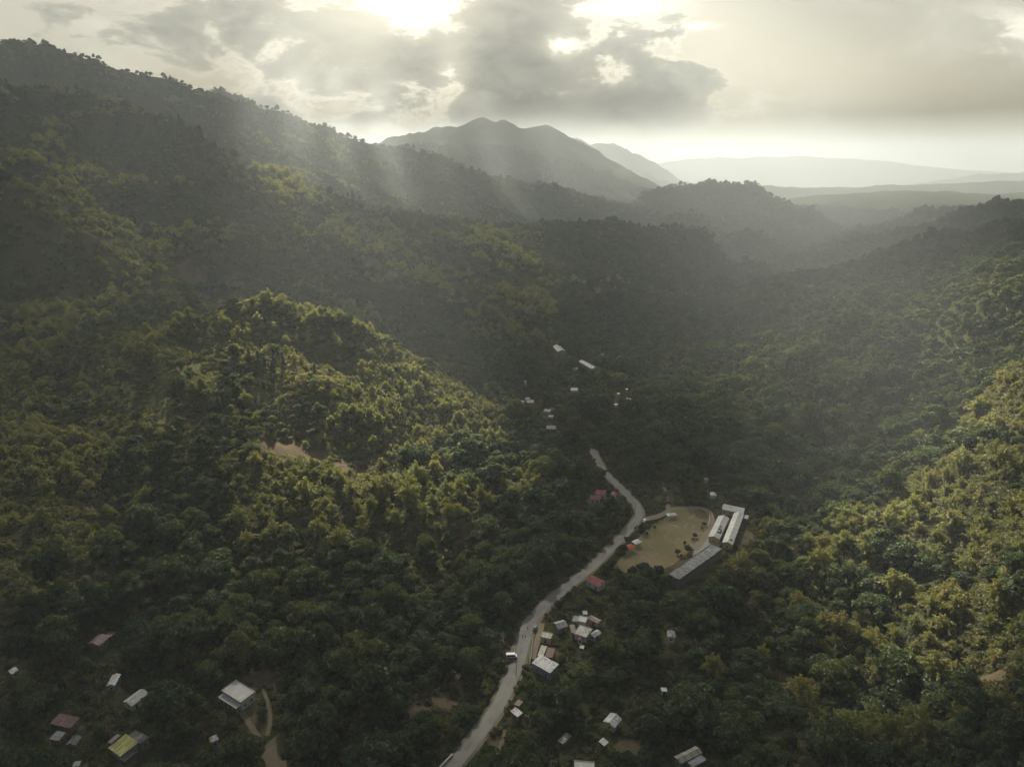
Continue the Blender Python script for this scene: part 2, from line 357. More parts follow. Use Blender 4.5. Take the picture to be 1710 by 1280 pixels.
def make_shade_clouds():
    step = 34.0
    xs = np.arange(-6500, 3800, step); zs = np.arange(1440, 5800, step)
    XX, ZZ = np.meshgrid(xs, zs, indexing='ij')
    n = fbm(XX/700+3, ZZ/520+7, 6, 21, .58)
    edge = .75 + .7*n
    low = np.clip((ZZ-1900)/1100, 0, 1); edge = edge - (1-low)*.26
    edge = edge - np.clip((XX-1500)/1400, 0, 1)*1.3*(1-np.clip((ZZ-2300)/500, 0, 1)) - np.clip((-3000-XX)/2500, 0, 1)*.6
    t = np.clip(edge, 0, 1.1)**1.2*95
    keep = np.ones_like(t)
    for px, py, r, rz, a in HOLES:
        x, y, zz = hit(px, py); D = WY-y
        xw = x + D*math.tan(SUN_AZ); zw = zz + D*math.tan(SUN_EL)/math.cos(SUN_AZ)
        keep *= 1 - a*np.exp(-(((XX-xw)/r)**2+((ZZ-zw)/rz)**2)**1.5)
    t = t*keep
    t *= np.clip((5780-ZZ)/300, 0, 1)*np.clip((XX+6500)/500, 0, 1)*np.clip((3780-XX)/400, 0, 1)
    t *= np.clip((ZZ-1440)/500, 0, 1)
    lump = ridged(XX/330, ZZ/330, 5, 33, .6)*14*np.clip(t/40, 0, 1)
    yf = WY - t*.6 - lump; yb = WY + t*.6
    n_, m_ = XX.shape
    on = (t > 1.5)
    idx = np.arange(n_*m_).reshape(n_, m_)
    q = on[:-1, :-1] & on[:-1, 1:] & on[1:, 1:] & on[1:, :-1]
    f = np.stack([idx[:-1, :-1], idx[:-1, 1:], idx[1:, 1:], idx[1:, :-1]], -1)[q]
    v = np.concatenate([np.stack([XX, yf, ZZ], -1).reshape(-1, 3), np.stack([XX, yb, ZZ], -1).reshape(-1, 3)])
    N = n_*m_; fb = f[:, ::-1] + N
    e = np.concatenate([f[:, [0, 1]], f[:, [1, 2]], f[:, [2, 3]], f[:, [3, 0]]])
    es = set(map(tuple, e.tolist()))
    side = [(a, a+N, b+N, b) for a, b in es if (b, a) not in es]
    me = np_mesh('unseen_shade_clouds', v, np.concatenate([f, fb, np.array(side)]), True)
    bm = bmesh.new(); bm.from_mesh(me); bmesh.ops.delete(bm, geom=[x for x in bm.verts if not x.link_faces], context='VERTS')
    bmesh.ops.recalc_face_normals(bm, faces=bm.faces); bm.to_mesh(me); bm.free()
    m = bpy.data.materials.new('shade_cloud'); m.use_nodes = True; nt = m.node_tree; nt.nodes.clear()
    o = nd(nt, 'ShaderNodeOutputMaterial'); s = nd(nt, 'ShaderNodeVolumeScatter')
    s.inputs['Color'].default_value = (.97, .97, .97, 1); s.inputs['Density'].default_value = 0.027; s.inputs['Anisotropy'].default_value = 0.3
    nt.links.new(s.outputs[0], o.inputs['Volume'])
    return link('unseen_shade_clouds', me, m, kind='stuff')
make_shade_clouds()

def make_haze():
    bm = bmesh.new(); bmesh.ops.create_cube(bm, size=1)
    lo = (-27000, -600, -480); hi = (27000, 34500, 466)
    for v in bm.verts: v.co = [lo[i] if v.co[i] < 0 else hi[i] for i in range(3)]
    me = bpy.data.meshes.new('haze'); bm.to_mesh(me); bm.free()
    m = bpy.data.materials.new('haze'); m.use_nodes = True; nt = m.node_tree; nt.nodes.clear()
    o = nd(nt, 'ShaderNodeOutputMaterial'); s = nd(nt, 'ShaderNodeVolumePrincipled')
    s.inputs['Color'].default_value = (.83, .87, .86, 1); s.inputs['Density'].default_value = HAZE; s.inputs['Anisotropy'].default_value = 0.27
    nt.links.new(s.outputs[0], o.inputs['Volume'])
    return link('haze', me, m, kind='stuff')
HAZE = 0.00023
make_haze()
# ------------------------------------------------------------------ materials
def mat(name, rough=.9, spec=.2):
    m = bpy.data.materials.new(name); m.use_nodes = True; nt = m.node_tree
    b = nt.nodes['Principled BSDF']; b.inputs['Roughness'].default_value = rough; b.inputs['Specular IOR Level'].default_value = spec
    return m, nt, b
def tnoise(nt, scale, detail=3, rough=.5, vec=None, dist=0):
    n = nd(nt, 'ShaderNodeTexNoise'); n.inputs['Scale'].default_value = scale; n.inputs['Detail'].default_value = detail
    n.inputs['Roughness'].default_value = rough; n.inputs['Distortion'].default_value = dist
    if vec is not None: nt.links.new(vec, n.inputs['Vector'])
    return n.outputs['Fac']
def obj_vec(nt): return nd(nt, 'ShaderNodeTexCoord').outputs['Object']
def pos_vec(nt): return nd(nt, 'ShaderNodeNewGeometry').outputs['Position']
def attr(nt, name, typ='GEOMETRY'):
    a = nd(nt, 'ShaderNodeAttribute'); a.attribute_name = name; a.attribute_type = typ; return a.outputs['Fac']
def bump(nt, b, h, dist=.1, s=.6):
    n = nd(nt, 'ShaderNodeBump'); n.inputs['Strength'].default_value = s; n.inputs['Distance'].default_value = dist
    nt.links.new(h, n.inputs['Height']); nt.links.new(n.outputs[0], b.inputs['Normal'])

def ground_mat():
    m, nt, b = mat('ground', 1, 0); P = pos_vec(nt)
    a = smooth(nt, tnoise(nt, .012, 5, .6, P), .38, .62); c2 = smooth(nt, tnoise(nt, .05, 5, .65, P), .40, .64)
    c = mixc(nt, a, (.030, .042, .016), (.062, .068, .026)); c = mixc(nt, mathn(nt, 'MULTIPLY', c2, .7), c, (.080, .074, .036))
    c = mixc(nt, mathn(nt, 'MULTIPLY', smooth(nt, tnoise(nt, .45, 4, .7, P), .42, .66), .6), c, (.024, .036, .013))
    c = mixc(nt, smooth(nt, attr(nt, 'grass'), .15, .8), c, mixc(nt, smooth(nt, tnoise(nt, .2, 4, .6, P), .35, .65), (.095, .105, .038), (.125, .115, .055)))
    w = tnoise(nt, .12, 6, .72, P)
    bare = mathn(nt, 'ADD', attr(nt, 'bare'), mathn(nt, 'MULTIPLY', mathn(nt, 'SUBTRACT', w, .5), 2.2))
    c = mixc(nt, smooth(nt, bare, .35, .6), c, mixc(nt, tnoise(nt, .6, 4, .6, P), (.165, .125, .078), (.10, .08, .05)))
    nt.links.new(c, b.inputs['Base Color']); bump(nt, b, tnoise(nt, .8, 5, .7, P), 1.2, .9)
    return m
def leaf_mat(name, cols, dry, trans=.35):
    m = bpy.data.materials.new(name); m.use_nodes = True; nt = m.node_tree; nt.nodes.clear()
    o = nd(nt, 'ShaderNodeOutputMaterial')
    rnd = nd(nt, 'ShaderNodeObjectInfo').outputs['Random']
    r = nd(nt, 'ShaderNodeValToRGB'); el = r.color_ramp.elements
    while len(el) < len(cols): el.new(.5)
    for i, (p, cc) in enumerate(cols): el[i].position = p; el[i].color = (*cc, 1)
    P = pos_vec(nt)
    w = tnoise(nt, .011, 3, .5, P)
    f = mathn(nt, 'ADD', mathn(nt, 'MULTIPLY', rnd, .62), mathn(nt, 'MULTIPLY', smooth(nt, w, .35, .68), .38))
    nt.links.new(f, r.inputs[0])
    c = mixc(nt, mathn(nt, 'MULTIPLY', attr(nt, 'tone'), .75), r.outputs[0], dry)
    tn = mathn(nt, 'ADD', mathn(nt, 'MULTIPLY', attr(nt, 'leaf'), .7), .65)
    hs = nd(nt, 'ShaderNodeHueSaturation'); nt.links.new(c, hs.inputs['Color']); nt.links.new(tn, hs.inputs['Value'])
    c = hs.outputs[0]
    d = nd(nt, 'ShaderNodeBsdfDiffuse'); t = nd(nt, 'ShaderNodeBsdfTranslucent'); mx = nd(nt, 'ShaderNodeMixShader'); mx.inputs[0].default_value = trans
    g = nd(nt, 'ShaderNodeBsdfGlossy'); g.inputs['Roughness'].default_value = .5; g.inputs['Color'].default_value = (.8, .8, .8, 1)
    mg = nd(nt, 'ShaderNodeMixShader'); mg.inputs[0].default_value = .035
    nt.links.new(c, d.inputs[0]); nt.links.new(mixc(nt, 1.0, c, (1.5, 1.45, .8), 'MULTIPLY'), t.inputs[0])
    nt.links.new(d.outputs[0], mx.inputs[1]); nt.links.new(t.outputs[0], mx.inputs[2])
    nt.links.new(mx.outputs[0], mg.inputs[1]); nt.links.new(g.outputs[0], mg.inputs[2]); nt.links.new(mg.outputs[0], o.inputs[0])
    return m
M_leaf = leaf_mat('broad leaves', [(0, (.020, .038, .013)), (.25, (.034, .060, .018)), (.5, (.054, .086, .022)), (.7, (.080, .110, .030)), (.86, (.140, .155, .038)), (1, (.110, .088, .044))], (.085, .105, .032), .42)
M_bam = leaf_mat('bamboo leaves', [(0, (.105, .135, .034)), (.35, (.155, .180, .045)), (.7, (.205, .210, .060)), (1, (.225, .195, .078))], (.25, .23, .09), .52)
M_cane = leaf_mat('low bamboo leaves', [(0, (.060, .078, .022)), (.4, (.100, .115, .030)), (.75, (.150, .150, .045)), (1, (.130, .105, .05))], (.16, .15, .06), .48)
M_pine = leaf_mat('pine needles', [(0, (.018, .032, .015)), (.6, (.030, .046, .019)), (1, (.042, .058, .022))], (.045, .06, .022), .25)
M_shrub = leaf_mat('scrub leaves', [(0, (.040, .058, .018)), (.4, (.075, .085, .027)), (.7, (.115, .110, .036)), (1, (.130, .105, .055))], (.14, .12, .06), .4)
def bark(name, c1, c2):
    m, nt, b = mat(name); nt.links.new(mixc(nt, tnoise(nt, 2.5, 4, .6, obj_vec(nt)), c1, c2), b.inputs['Base Color']); return m
M_bark = bark('bark', (.07, .055, .04), (.16, .13, .10)); M_pale = bark('pale bark', (.32, .30, .26), (.5, .47, .42)); M_culm = bark('culm', (.16, .15, .05), (.22, .19, .09))

def roof_mat(name, c1, c2, rust=.3, rustc=(.16, .07, .04), panel=.42, pitch=.9):
    m, nt, b = mat(name, .55, .35); O = obj_vec(nt)
    sep = nd(nt, 'ShaderNodeSeparateXYZ'); nt.links.new(O, sep.inputs[0])
    px_ = mathn(nt, 'FLOOR', mathn(nt, 'DIVIDE', sep.outputs[0], pitch)); py_ = mathn(nt, 'FLOOR', mathn(nt, 'DIVIDE', sep.outputs[1], 2.7))
    cb = nd(nt, 'ShaderNodeCombineXYZ'); nt.links.new(px_, cb.inputs[0]); nt.links.new(py_, cb.inputs[1])
    nt.links.new(nd(nt, 'ShaderNodeObjectInfo').outputs['Random'], cb.inputs[2])
    wn = nd(nt, 'ShaderNodeTexWhiteNoise', noise_dimensions='3D'); nt.links.new(cb.outputs[0], wn.inputs['Vector'])
    c = mixc(nt, tnoise(nt, .35, 5, .6, O), c1, c2)
    hs = nd(nt, 'ShaderNodeHueSaturation'); nt.links.new(c, hs.inputs['Color'])
    nt.links.new(mathn(nt, 'ADD', mathn(nt, 'MULTIPLY', wn.outputs['Value'], panel*1.4), 1-panel), hs.inputs['Value']); c = hs.outputs[0]
    rr = mathn(nt, 'ADD', mathn(nt, 'MULTIPLY', wn.outputs['Value'], .35), mathn(nt, 'MULTIPLY', tnoise(nt, .9, 5, .7, O), .65))
    c = mixc(nt, smooth(nt, rr, 1-rust-.12, 1-rust+.05), c, rustc)
    nt.links.new(c, b.inputs['Base Color'])
    wv = mathn(nt, 'SINE', mathn(nt, 'MULTIPLY', sep.outputs[0], 2*math.pi/.22)); bump(nt, b, wv, .03, .5)
    return m
RM = {'white': roof_mat('white sheet roof', (.64, .64, .60), (.40, .40, .37), .30), 'zinc': roof_mat('zinc roof', (.42, .43, .42), (.24, .25, .25), .38, (.18, .11, .08)),
      'grey': roof_mat('weathered roof', (.20, .20, .19), (.12, .12, .115), .3, (.38, .37, .34)), 'tan': roof_mat('tan roof', (.42, .38, .29), (.33, .30, .23), .2),
      'red': roof_mat('red roof', (.26, .035, .035), (.19, .03, .03), .12, (.30, .12, .10)), 'maroon': roof_mat('maroon roof', (.13, .035, .032), (.09, .03, .03), .2, (.2, .12, .1)),
      'yellow': roof_mat('yellow painted roof', (.55, .50, .17), (.42, .40, .14), .15, (.10, .10, .09)), 'rust': roof_mat('rusted roof', (.30, .24, .20), (.20, .10, .07), .45, (.12, .07, .055), .5),
      'slab': roof_mat('concrete slab roof', (.58, .56, .50), (.40, .38, .33), .3, (.70, .68, .62), .04), 'pink': roof_mat('faded pink roof', (.52, .36, .30), (.45, .33, .28), .2),
      'school': roof_mat('school roof', (.50, .50, .46), (.42, .42, .39), .2, (.30, .28, .25), .12, 2.4), 'tarp': roof_mat('white tarp', (.78, .78, .76), (.7, .7, .68), .02, panel=.05), 'orange': roof_mat('red tarp', (.70, .10, .06), (.62, .10, .06), .02, panel=.05)}
def wall_mat(name, c1, c2):
    m, nt, b = mat(name, .9, .2); O = obj_vec(nt)
    c = mixc(nt, tnoise(nt, .7, 5, .65, O), c1, c2); nt.links.new(c, b.inputs['Base Color']); return m
WM = {'white': wall_mat('white wall', (.55, .54, .50), (.38, .37, .33)), 'block': wall_mat('block wall', (.26, .25, .23), (.18, .17, .155)), 'cream': wall_mat('cream wall', (.48, .42, .28), (.36, .31, .2)),
      'board': wall_mat('board wall', (.20, .15, .10), (.12, .09, .065)), 'blue': wall_mat('blue wall', (.20, .27, .30), (.15, .2, .22)), 'yellow': wall_mat('yellow wall', (.50, .38, .12), (.36, .27, .09))}
M_dark, _, _b = mat('dark opening', .4, .4); _b.inputs['Base Color'].default_value = (.02, .022, .022, 1)
M_frame, _, _b = mat('painted frame', .6, .3); _b.inputs['Base Color'].default_value = (.5, .49, .45, 1)
def road_mat(name, c1, c2, c3):
    m, nt, b = mat(name, .85, .25); P = pos_vec(nt)
    c = mixc(nt, smooth(nt, tnoise(nt, .12, 5, .6, P), .35, .65), c1, c2); c = mixc(nt, mathn(nt, 'MULTIPLY', smooth(nt, tnoise(nt, 1.1, 5, .7, P), .5, .75), .6), c, c3)
    s = attr(nt, 'track'); c = mixc(nt, mathn(nt, 'MULTIPLY', s, .55), c, c2)
    nt.links.new(c, b.inputs['Base Color']); bump(nt, b, tnoise(nt, 1.5, 5, .7, P), .15, .5); return m
M_road = road_mat('worn asphalt', (.15, .145, .13), (.24, .225, .195), (.09, .085, .078))
M_dirt = road_mat('dirt', (.17, .135, .09), (.23, .185, .13), (.08, .08, .045)); M_shoulder = road_mat('shoulder', (.20, .15, .10), (.10, .10, .05), (.30, .20, .13))
M_conc = road_mat('concrete', (.24, .235, .205), (.30, .285, .25), (.22, .21, .19))
def field_mat():
    m, nt, b = mat('dry field', 1, .1); P = pos_vec(nt)
    c = mixc(nt, smooth(nt, tnoise(nt, .03, 5, .6, P), .38, .62), (.155, .135, .066), (.22, .17, .10))
    c = mixc(nt, mathn(nt, 'MULTIPLY', smooth(nt, tnoise(nt, .4, 5, .7, P), .4, .7), .6), c, (.13, .13, .055))
    c = mixc(nt, mathn(nt, 'MULTIPLY', smooth(nt, tnoise(nt, .1, 3, .6, P, 2), .55, .7), .6), c, (.33, .25, .17))
    nt.links.new(c, b.inputs['Base Color']); bump(nt, b, tnoise(nt, 2, 4, .7, P), .2, .6); return m
M_field = field_mat()

# ------------------------------------------------------------------ plant meshes
def rdir(rng, n):
    v = rng.normal(size=(n, 3)); return v/np.linalg.norm(v, axis=1)[:, None]
def cards(c, nrm, w, h, rng, up=None):
    """quads centred on c, facing nrm"""
    n = len(c); a = rdir(rng, n) if up is None else up
    t = np.cross(nrm, a); t /= np.linalg.norm(t, axis=1)[:, None]+1e-9; b = np.cross(nrm, t)
    w = np.broadcast_to(w, (n,))[:, None]*.5; h = np.broadcast_to(h, (n,))[:, None]*.5
    fold = nrm*np.minimum(w, h)*.35
    v = np.stack([c-t*w-b*h*.2-fold, c-b*h+fold*.2, c+t*w+b*h*.15-fold, c+b*h+fold*.2], 1).reshape(-1, 3)
    return v, np.arange(4*n).reshape(n, 4)
ICO = None
def ico():
    global ICO
    if ICO is None:
        bm = bmesh.new(); bmesh.ops.create_icosphere(bm, subdivisions=2, radius=1)
        ICO = (np.array([v.co[:] for v in bm.verts]), np.array([[v.index for v in f.verts] for f in bm.faces])); bm.free()
    return ICO
class MB:
    def __init__(s): s.v = []; s.f = []; s.tone = []; s.leaf = []; s.mi = []; s.n = 0
    def add(s, v, f, tone=0, leaf=.5, mi=0):
        f = np.asarray(f) + s.n
        if f.shape[1] == 3: f = np.concatenate([f, f[:, 2:3]], 1)
        k = len(f); s.v.append(np.asarray(v, float)); s.f.append(f); s.n += len(v)
        s.tone.append(np.broadcast_to(tone, (k,))); s.leaf.append(np.broadcast_to(leaf, (k,))); s.mi.append(np.full(k, mi))
    def mesh(s, name, smooth=False):
        v = np.concatenate(s.v); f = np.concatenate(s.f); me = bpy.data.meshes.new(name)
        tri = f[:, 2] == f[:, 3]; ln = np.where(tri, 3, 4).astype(np.int32)
        mask = np.ones_like(f, bool); mask[tri, 3] = False; fl = f[mask].astype(np.int32)
        me.vertices.add(len(v)); me.vertices.foreach_set('co', v.ravel()); me.loops.add(len(fl)); me.loops.foreach_set('vertex_index', fl)
        me.polygons.add(len(f)); me.polygons.foreach_set('loop_start', np.concatenate([[0], np.cumsum(ln)[:-1]]).astype(np.int32))
        me.polygons.foreach_set('material_index', np.concatenate(s.mi).astype(np.int32)); me.polygons.foreach_set('use_smooth', np.full(len(f), smooth))
        for nm, arr in (('tone', s.tone), ('leaf', s.leaf)):
            a = me.attributes.new(nm, 'FLOAT', 'FACE'); a.data.foreach_set('value', np.concatenate(arr).astype(np.float32))
        me.update(); return me
def tube(pts, rad, k=5):
    pts = np.array(pts, float); n = len(pts); d = np.gradient(pts, axis=0); d /= np.linalg.norm(d, axis=1)[:, None]+1e-9
    a = np.tile([1., .13, .07], (n, 1)); t = np.cross(d, a); t /= np.linalg.norm(t, axis=1)[:, None]; b = np.cross(d, t)
    ang = np.arange(k)*2*math.pi/k; rad = np.array(rad, float)
    v = (pts[:, None]+(t[:, None]*np.cos(ang)[None, :, None]+b[:, None]*np.sin(ang)[None, :, None])*rad[:, None, None]).reshape(-1, 3)
    i = np.arange(n-1)[:, None]*k; j = np.arange(k)[None]; j2 = (j+1) % k
    f = np.stack([i+j, i+j2, i+k+j2, i+k+j], -1).reshape(-1, 4)
    return v, f
def broadleaf(seed, style=0, lod=1.0):
    rng = np.random.default_rng(seed); cr = MB(); tr = MB()
    Ht = 10.0; nl = int(rng.integers(11, 16))
    wide = (1.0, 1.25, .8, 1.1)[style % 4]; tall = (1.0, .75, 1.25, .9)[style % 4]
    lobes = []
    for i in range(nl):
        a = i*2.4+rng.uniform(-.3, .3); q = math.sqrt((i+.4)/nl)
        r = q*3.5*wide*rng.uniform(.85, 1.15); zc = (8.1-3.4*q*q)*tall*rng.uniform(.92, 1.08)+(1-tall)*4
        R_ = rng.uniform(1.35, 2.25)*(1.1-.25*q); lobes.append((r*math.cos(a), r*math.sin(a), zc, R_))
        tr.add(*tube([(0, 0, 2.2), (r*math.cos(a)*.4, r*math.sin(a)*.4, 2.2+(zc-2.2)*.55), (r*math.cos(a)*.9, r*math.sin(a)*.9, zc)], (.2, .13, .05), 4))
    tr.add(*tube([(0, 0, -2.5), (.05, 0, 0), (.12, .05, 1.5), (.1, 0, 3), (0, 0, 6)], (.42, .36, .28, .24, .1), 6))
    iv, if_ = ico()
    for li, (x, y, zc, R_) in enumerate(lobes):
        tone = rng.random()**2
        nz = 1+.22*rng.normal(size=len(iv))
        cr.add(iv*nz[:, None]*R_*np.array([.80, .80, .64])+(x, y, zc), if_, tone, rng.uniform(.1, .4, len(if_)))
        n = int(115*lod*(R_/1.8)**2); d = rdir(rng, n); d[:, 2] = np.where(d[:, 2] < -.35, -d[:, 2], d[:, 2])
        sz = rng.uniform(.45, .85, n)/math.sqrt(lod)
        p = d*R_*rng.uniform(.78, 1.10, n)[:, None]*np.array([1, 1, .82])+(x, y, zc)
        nn = d+rdir(rng, n)*.75; nn /= np.linalg.norm(nn, axis=1)[:, None]
        v, f = cards(p, nn, sz, sz*1.25, rng); cr.add(v, f, np.clip(tone+rng.normal(0, .15, n), 0, 1), rng.random(n))
    return cr, tr
def bamboo(seed, lod=1.0):
    rng = np.random.default_rng(seed); cr = MB(); tr = MB(); nc = 44
    for i in range(nc):
        a = rng.uniform(0, 6.283); lean = rng.uniform(0, 1)**.85*4.6; h = rng.uniform(7.0, 11.0)*(1-.03*lean)
        t = np.linspace(0, 1, 9); r = rng.uniform(.1, 1.1)+lean*(t**2.0); bend = a+rng.normal(0, .25)*t
        zz = h*(1.6*t-.66*t*t*(1+.13*lean)); pts = np.stack([np.cos(bend)*r, np.sin(bend)*r, zz], 1)
        tr.add(*tube(pts, np.linspace(.10, .02, 9), 3))
        n = int(46*lod); tt = rng.uniform(.22, 1.0, n)**.85; idx = tt*8; i0 = np.clip(idx.astype(int), 0, 7); q = (idx-i0)[:, None]
        c = pts[i0]*(1-q)+pts[i0+1]*q; dirn = pts[i0+1]-pts[i0]; dirn /= np.linalg.norm(dirn, axis=1)[:, None]
        off = rdir(rng, n); off -= dirn*(off*dirn).sum(1)[:, None]*.6
        wd = 1.05*np.sin(np.clip((1.08-tt)*2.6, 0, 1.6))
        c = c+off*(wd*rng.uniform(.15, 1, n))[:, None]; c[:, 2] -= .15
        nn = off+rdir(rng, n)*.6+np.array([0, 0, .5]); nn /= np.linalg.norm(nn, axis=1)[:, None]
        axis = dirn*.6+off*.7+rdir(rng, n)*.45+np.array([0, 0, -.25]); k = 1/math.sqrt(lod)
        v, f = cards(c, nn, rng.uniform(.22, .40, n)*k, rng.uniform(.6, 1.15, n)*k, rng, up=axis)
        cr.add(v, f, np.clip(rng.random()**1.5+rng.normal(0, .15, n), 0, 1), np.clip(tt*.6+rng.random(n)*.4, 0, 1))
    return cr, tr
def pine(seed, lod=1.0):
    rng = np.random.default_rng(seed); cr = MB(); tr = MB(); Ht = 13.0
    tr.add(*tube([(0, 0, -2), (0, 0, 5), (.1, 0, Ht)], (.3, .22, .04), 5))
    z = 2.2
    while z < Ht-.4:
        q = (z-2)/(Ht-2); rad = 3.3*(1-q)**.75*rng.uniform(.75, 1.15); nb = 7
        for k in range(nb):
            a = rng.uniform(0, 6.28); n = int(12*lod+3); t = rng.uniform(.1, 1, n); r = rad*t
            c = np.stack([np.cos(a)*r, np.sin(a)*r, z-.12*r+.25*rng.normal(size=n)], 1)+rng.normal(0, .22, (n, 3))
            nn = rdir(rng, n)*.8+np.array([0, 0, 1.]); nn /= np.linalg.norm(nn, axis=1)[:, None]
            v, f = cards(c, nn, .5, .9, rng); cr.add(v, f, rng.random(n), rng.random(n))
        z += .75
    return cr, tr
def shrub(seed, n=130):
    rng = np.random.default_rng(seed); cr = MB()
    for k in range(4):
        x, y = rng.uniform(-1.1, 1.1, 2); R_ = rng.uniform(.7, 1.3); m = n//4
        d = rdir(rng, m); d[:, 2] = np.abs(d[:, 2]); p = d*R_*rng.uniform(.7, 1.1, m)[:, None]*np.array([1.1, 1.1, 1.2])+(x, y, .1)
        nn = d+rdir(rng, m)*.8; nn /= np.linalg.norm(nn, axis=1)[:, None]; s = rng.uniform(.4, .75, m)
        v, f = cards(p, nn, s, s*1.3, rng); cr.add(v, f, np.clip(rng.random()+rng.normal(0, .2, m), 0, 1), rng.random(m))
    return cr
def palm(seed):
    rng = np.random.default_rng(seed); cr = MB(); tr = MB()
    tr.add(*tube([(0, 0, -1), (.1, 0, 3), (.4, .1, 6.5), (.9, .2, 9.5)], (.26, .2, .17, .14), 6))
    for k in range(16):
        a = k*2.4; L = rng.uniform(3, 3.8); el = rng.uniform(-.1, .9); t = np.linspace(.08, 1, 22)
        r = L*t*math.cos(el*.7); zz = 9.5+L*(math.sin(el)*t-.75*t*t)
        c = np.stack([.9+np.cos(a)*r, .2+np.sin(a)*r, zz], 1); n = len(t)
        for s in (-1, 1):
            side = np.tile([-math.sin(a)*s, math.cos(a)*s, -.55], (n, 1)); side /= np.linalg.norm(side, axis=1)[:, None]
            nn = np.cross(side, np.gradient(c, axis=0)); nn /= np.linalg.norm(nn, axis=1)[:, None]
            w = .95*np.sin(t*2.9+.2)[:, None]+.15
            v, f = cards(c+side*w*.5, nn, .2, w[:, 0], rng, up=side); cr.add(v, f, .2, rng.random(n))
    return cr, tr
def bare_tree(seed):
    rng = np.random.default_rng(seed); tr = MB(); tr.add(*tube([(0, 0, -1.5), (0, 0, 2), (.1, .1, 4)], (.3, .25, .2), 6)); br = MB()
    def grow(p, d, L, r, k):
        q = p+d*L; m = (p+q)/2+rng.normal(0, L*.06, 3); br.add(*tube([p, m, q], (r, r*.8, r*.6), 4))
        if k:
            for _ in range(3):
                d2 = d+rng.normal(0, .55, 3); d2[2] = abs(d2[2])*.8+.1; grow(q, d2/np.linalg.norm(d2), L*.72, r*.58, k-1)
    for _ in range(4):
        d = rng.normal(0, .6, 3); d[2] = 1; grow(np.array([.1, .1, 3.8]), d/np.linalg.norm(d), 2.3, .15, 3)
    return br, tr

# ------------------------------------------------------------------ ground flattened under road, field and buildings
near_i = int((math.log(900)-U0)/DU)
def densify(pts, step=3.0):
    out = []
    for a, b in zip(pts[:-1], pts[1:]):
        a = np.array(a); b = np.array(b); n = max(1, int(np.linalg.norm((b-a)[:2])/step))
        out += [a+(b-a)*k/n for k in range(n)]
    return np.array(out+[np.array(pts[-1])])
def smooth_line(p, it=2):
    p = np.array(p, float)
    for _ in range(it):
        q = np.empty((2*len(p)-2, p.shape[1])); q[0::2] = p[:-1]*.75+p[1:]*.25; q[1::2] = p[:-1]*.25+p[1:]*.75
        p = np.vstack([p[:1], q, p[-1:]])
    return p
def flatten(pts, r0, r1):
    global HT
    x0, x1 = pts[:, 0].min()-r1, pts[:, 0].max()+r1; y0, y1 = pts[:, 1].min()-r1, pts[:, 1].max()+r1
    sel = np.argwhere((GX[:near_i] > x0) & (GX[:near_i] < x1) & (GY[:near_i] > y0) & (GY[:near_i] < y1))
    i, j = sel[:, 0], sel[:, 1]; best = np.full(len(i), 1e9); zb = np.zeros(len(i))
    for p in pts:
        d = np.hypot(GX[i, j]-p[0], GY[i, j]-p[1]); m = d < best; best[m] = d[m]; zb[m] = p[2]
    w = np.clip((r1-best)/(r1-r0), 0, 1); w = w*w*(3-2*w); HT[i, j] = HT[i, j]*(1-w)+zb*w
FIELD_PX = [(1021,951),(1041,927),(1058,908),(1080,886),(1098,872),(1114,862),(1122,853),(1147,850),(1173,851),(1183,860),(1185,878),(1175,893),(1159,913),(1137,935),(1108,954),(1066,957),(1041,955)]
FIELD = np.array([at_z(a, b, -1.0) for a, b in FIELD_PX])
cen = FIELD.mean(0); flatten(np.array([cen*(1-k)+p*k for p in FIELD for k in (.25, .5, .75, 1.)]), 8, 20)
SCH = np.array([at_z(a, b, -.8) for a, b in ((1225,850),(1240,870),(1215,880),(1225,905),(1190,890),(1175,925),(1195,925),(1140,960),(1160,955),(1125,970))])
flatten(SCH, 13, 30)
ROADP = smooth_line(np.array([at_z(a, b, c) for a, b, c in ROAD]), 2)
flatten(densify(ROADP), 5, 15)
# ------------------------------------------------------------------ terrain sheet
def blob(lst):
    a = np.zeros_like(HT)
    for px, py, r, s in lst:
        x, y, _ = hit(px, py); a = np.maximum(a, s*np.exp(-((GX-x)**2+(GY-y)**2)/(r*r)))
    return a
BARE = [(490,750,11,1),(450,742,9,1),(530,762,9,1),(570,778,8,.9),(600,788,8,.8),(640,800,8,.6),(80,955,12,.22),(40,968,9,.3),(120,945,8,.3),(320,462,22,.9),(328,480,16,.7),(625,440,18,.8),(150,400,14,.6),(390,468,20,.6),
        (440,1130,9,.8),(420,1190,6,.9),(435,1215,6,.9),(785,880,9,.4),(780,900,8,.4),(760,920,8,.4),(740,1170,9,.7),(700,1190,9,.75),(760,1140,8,.6),(1620,1140,14,.6),(1440,890,9,.5),(1405,900,8,.45),(1465,886,8,.5),(1050,1245,7,.8),(830,1240,5,.8),(862,1085,5,1),
        (605,650,7,.8),(560,620,6,.7),(1680,1120,12,.6),(990,800,9,.5),(640,640,5,.6),(240,600,9,.5)]
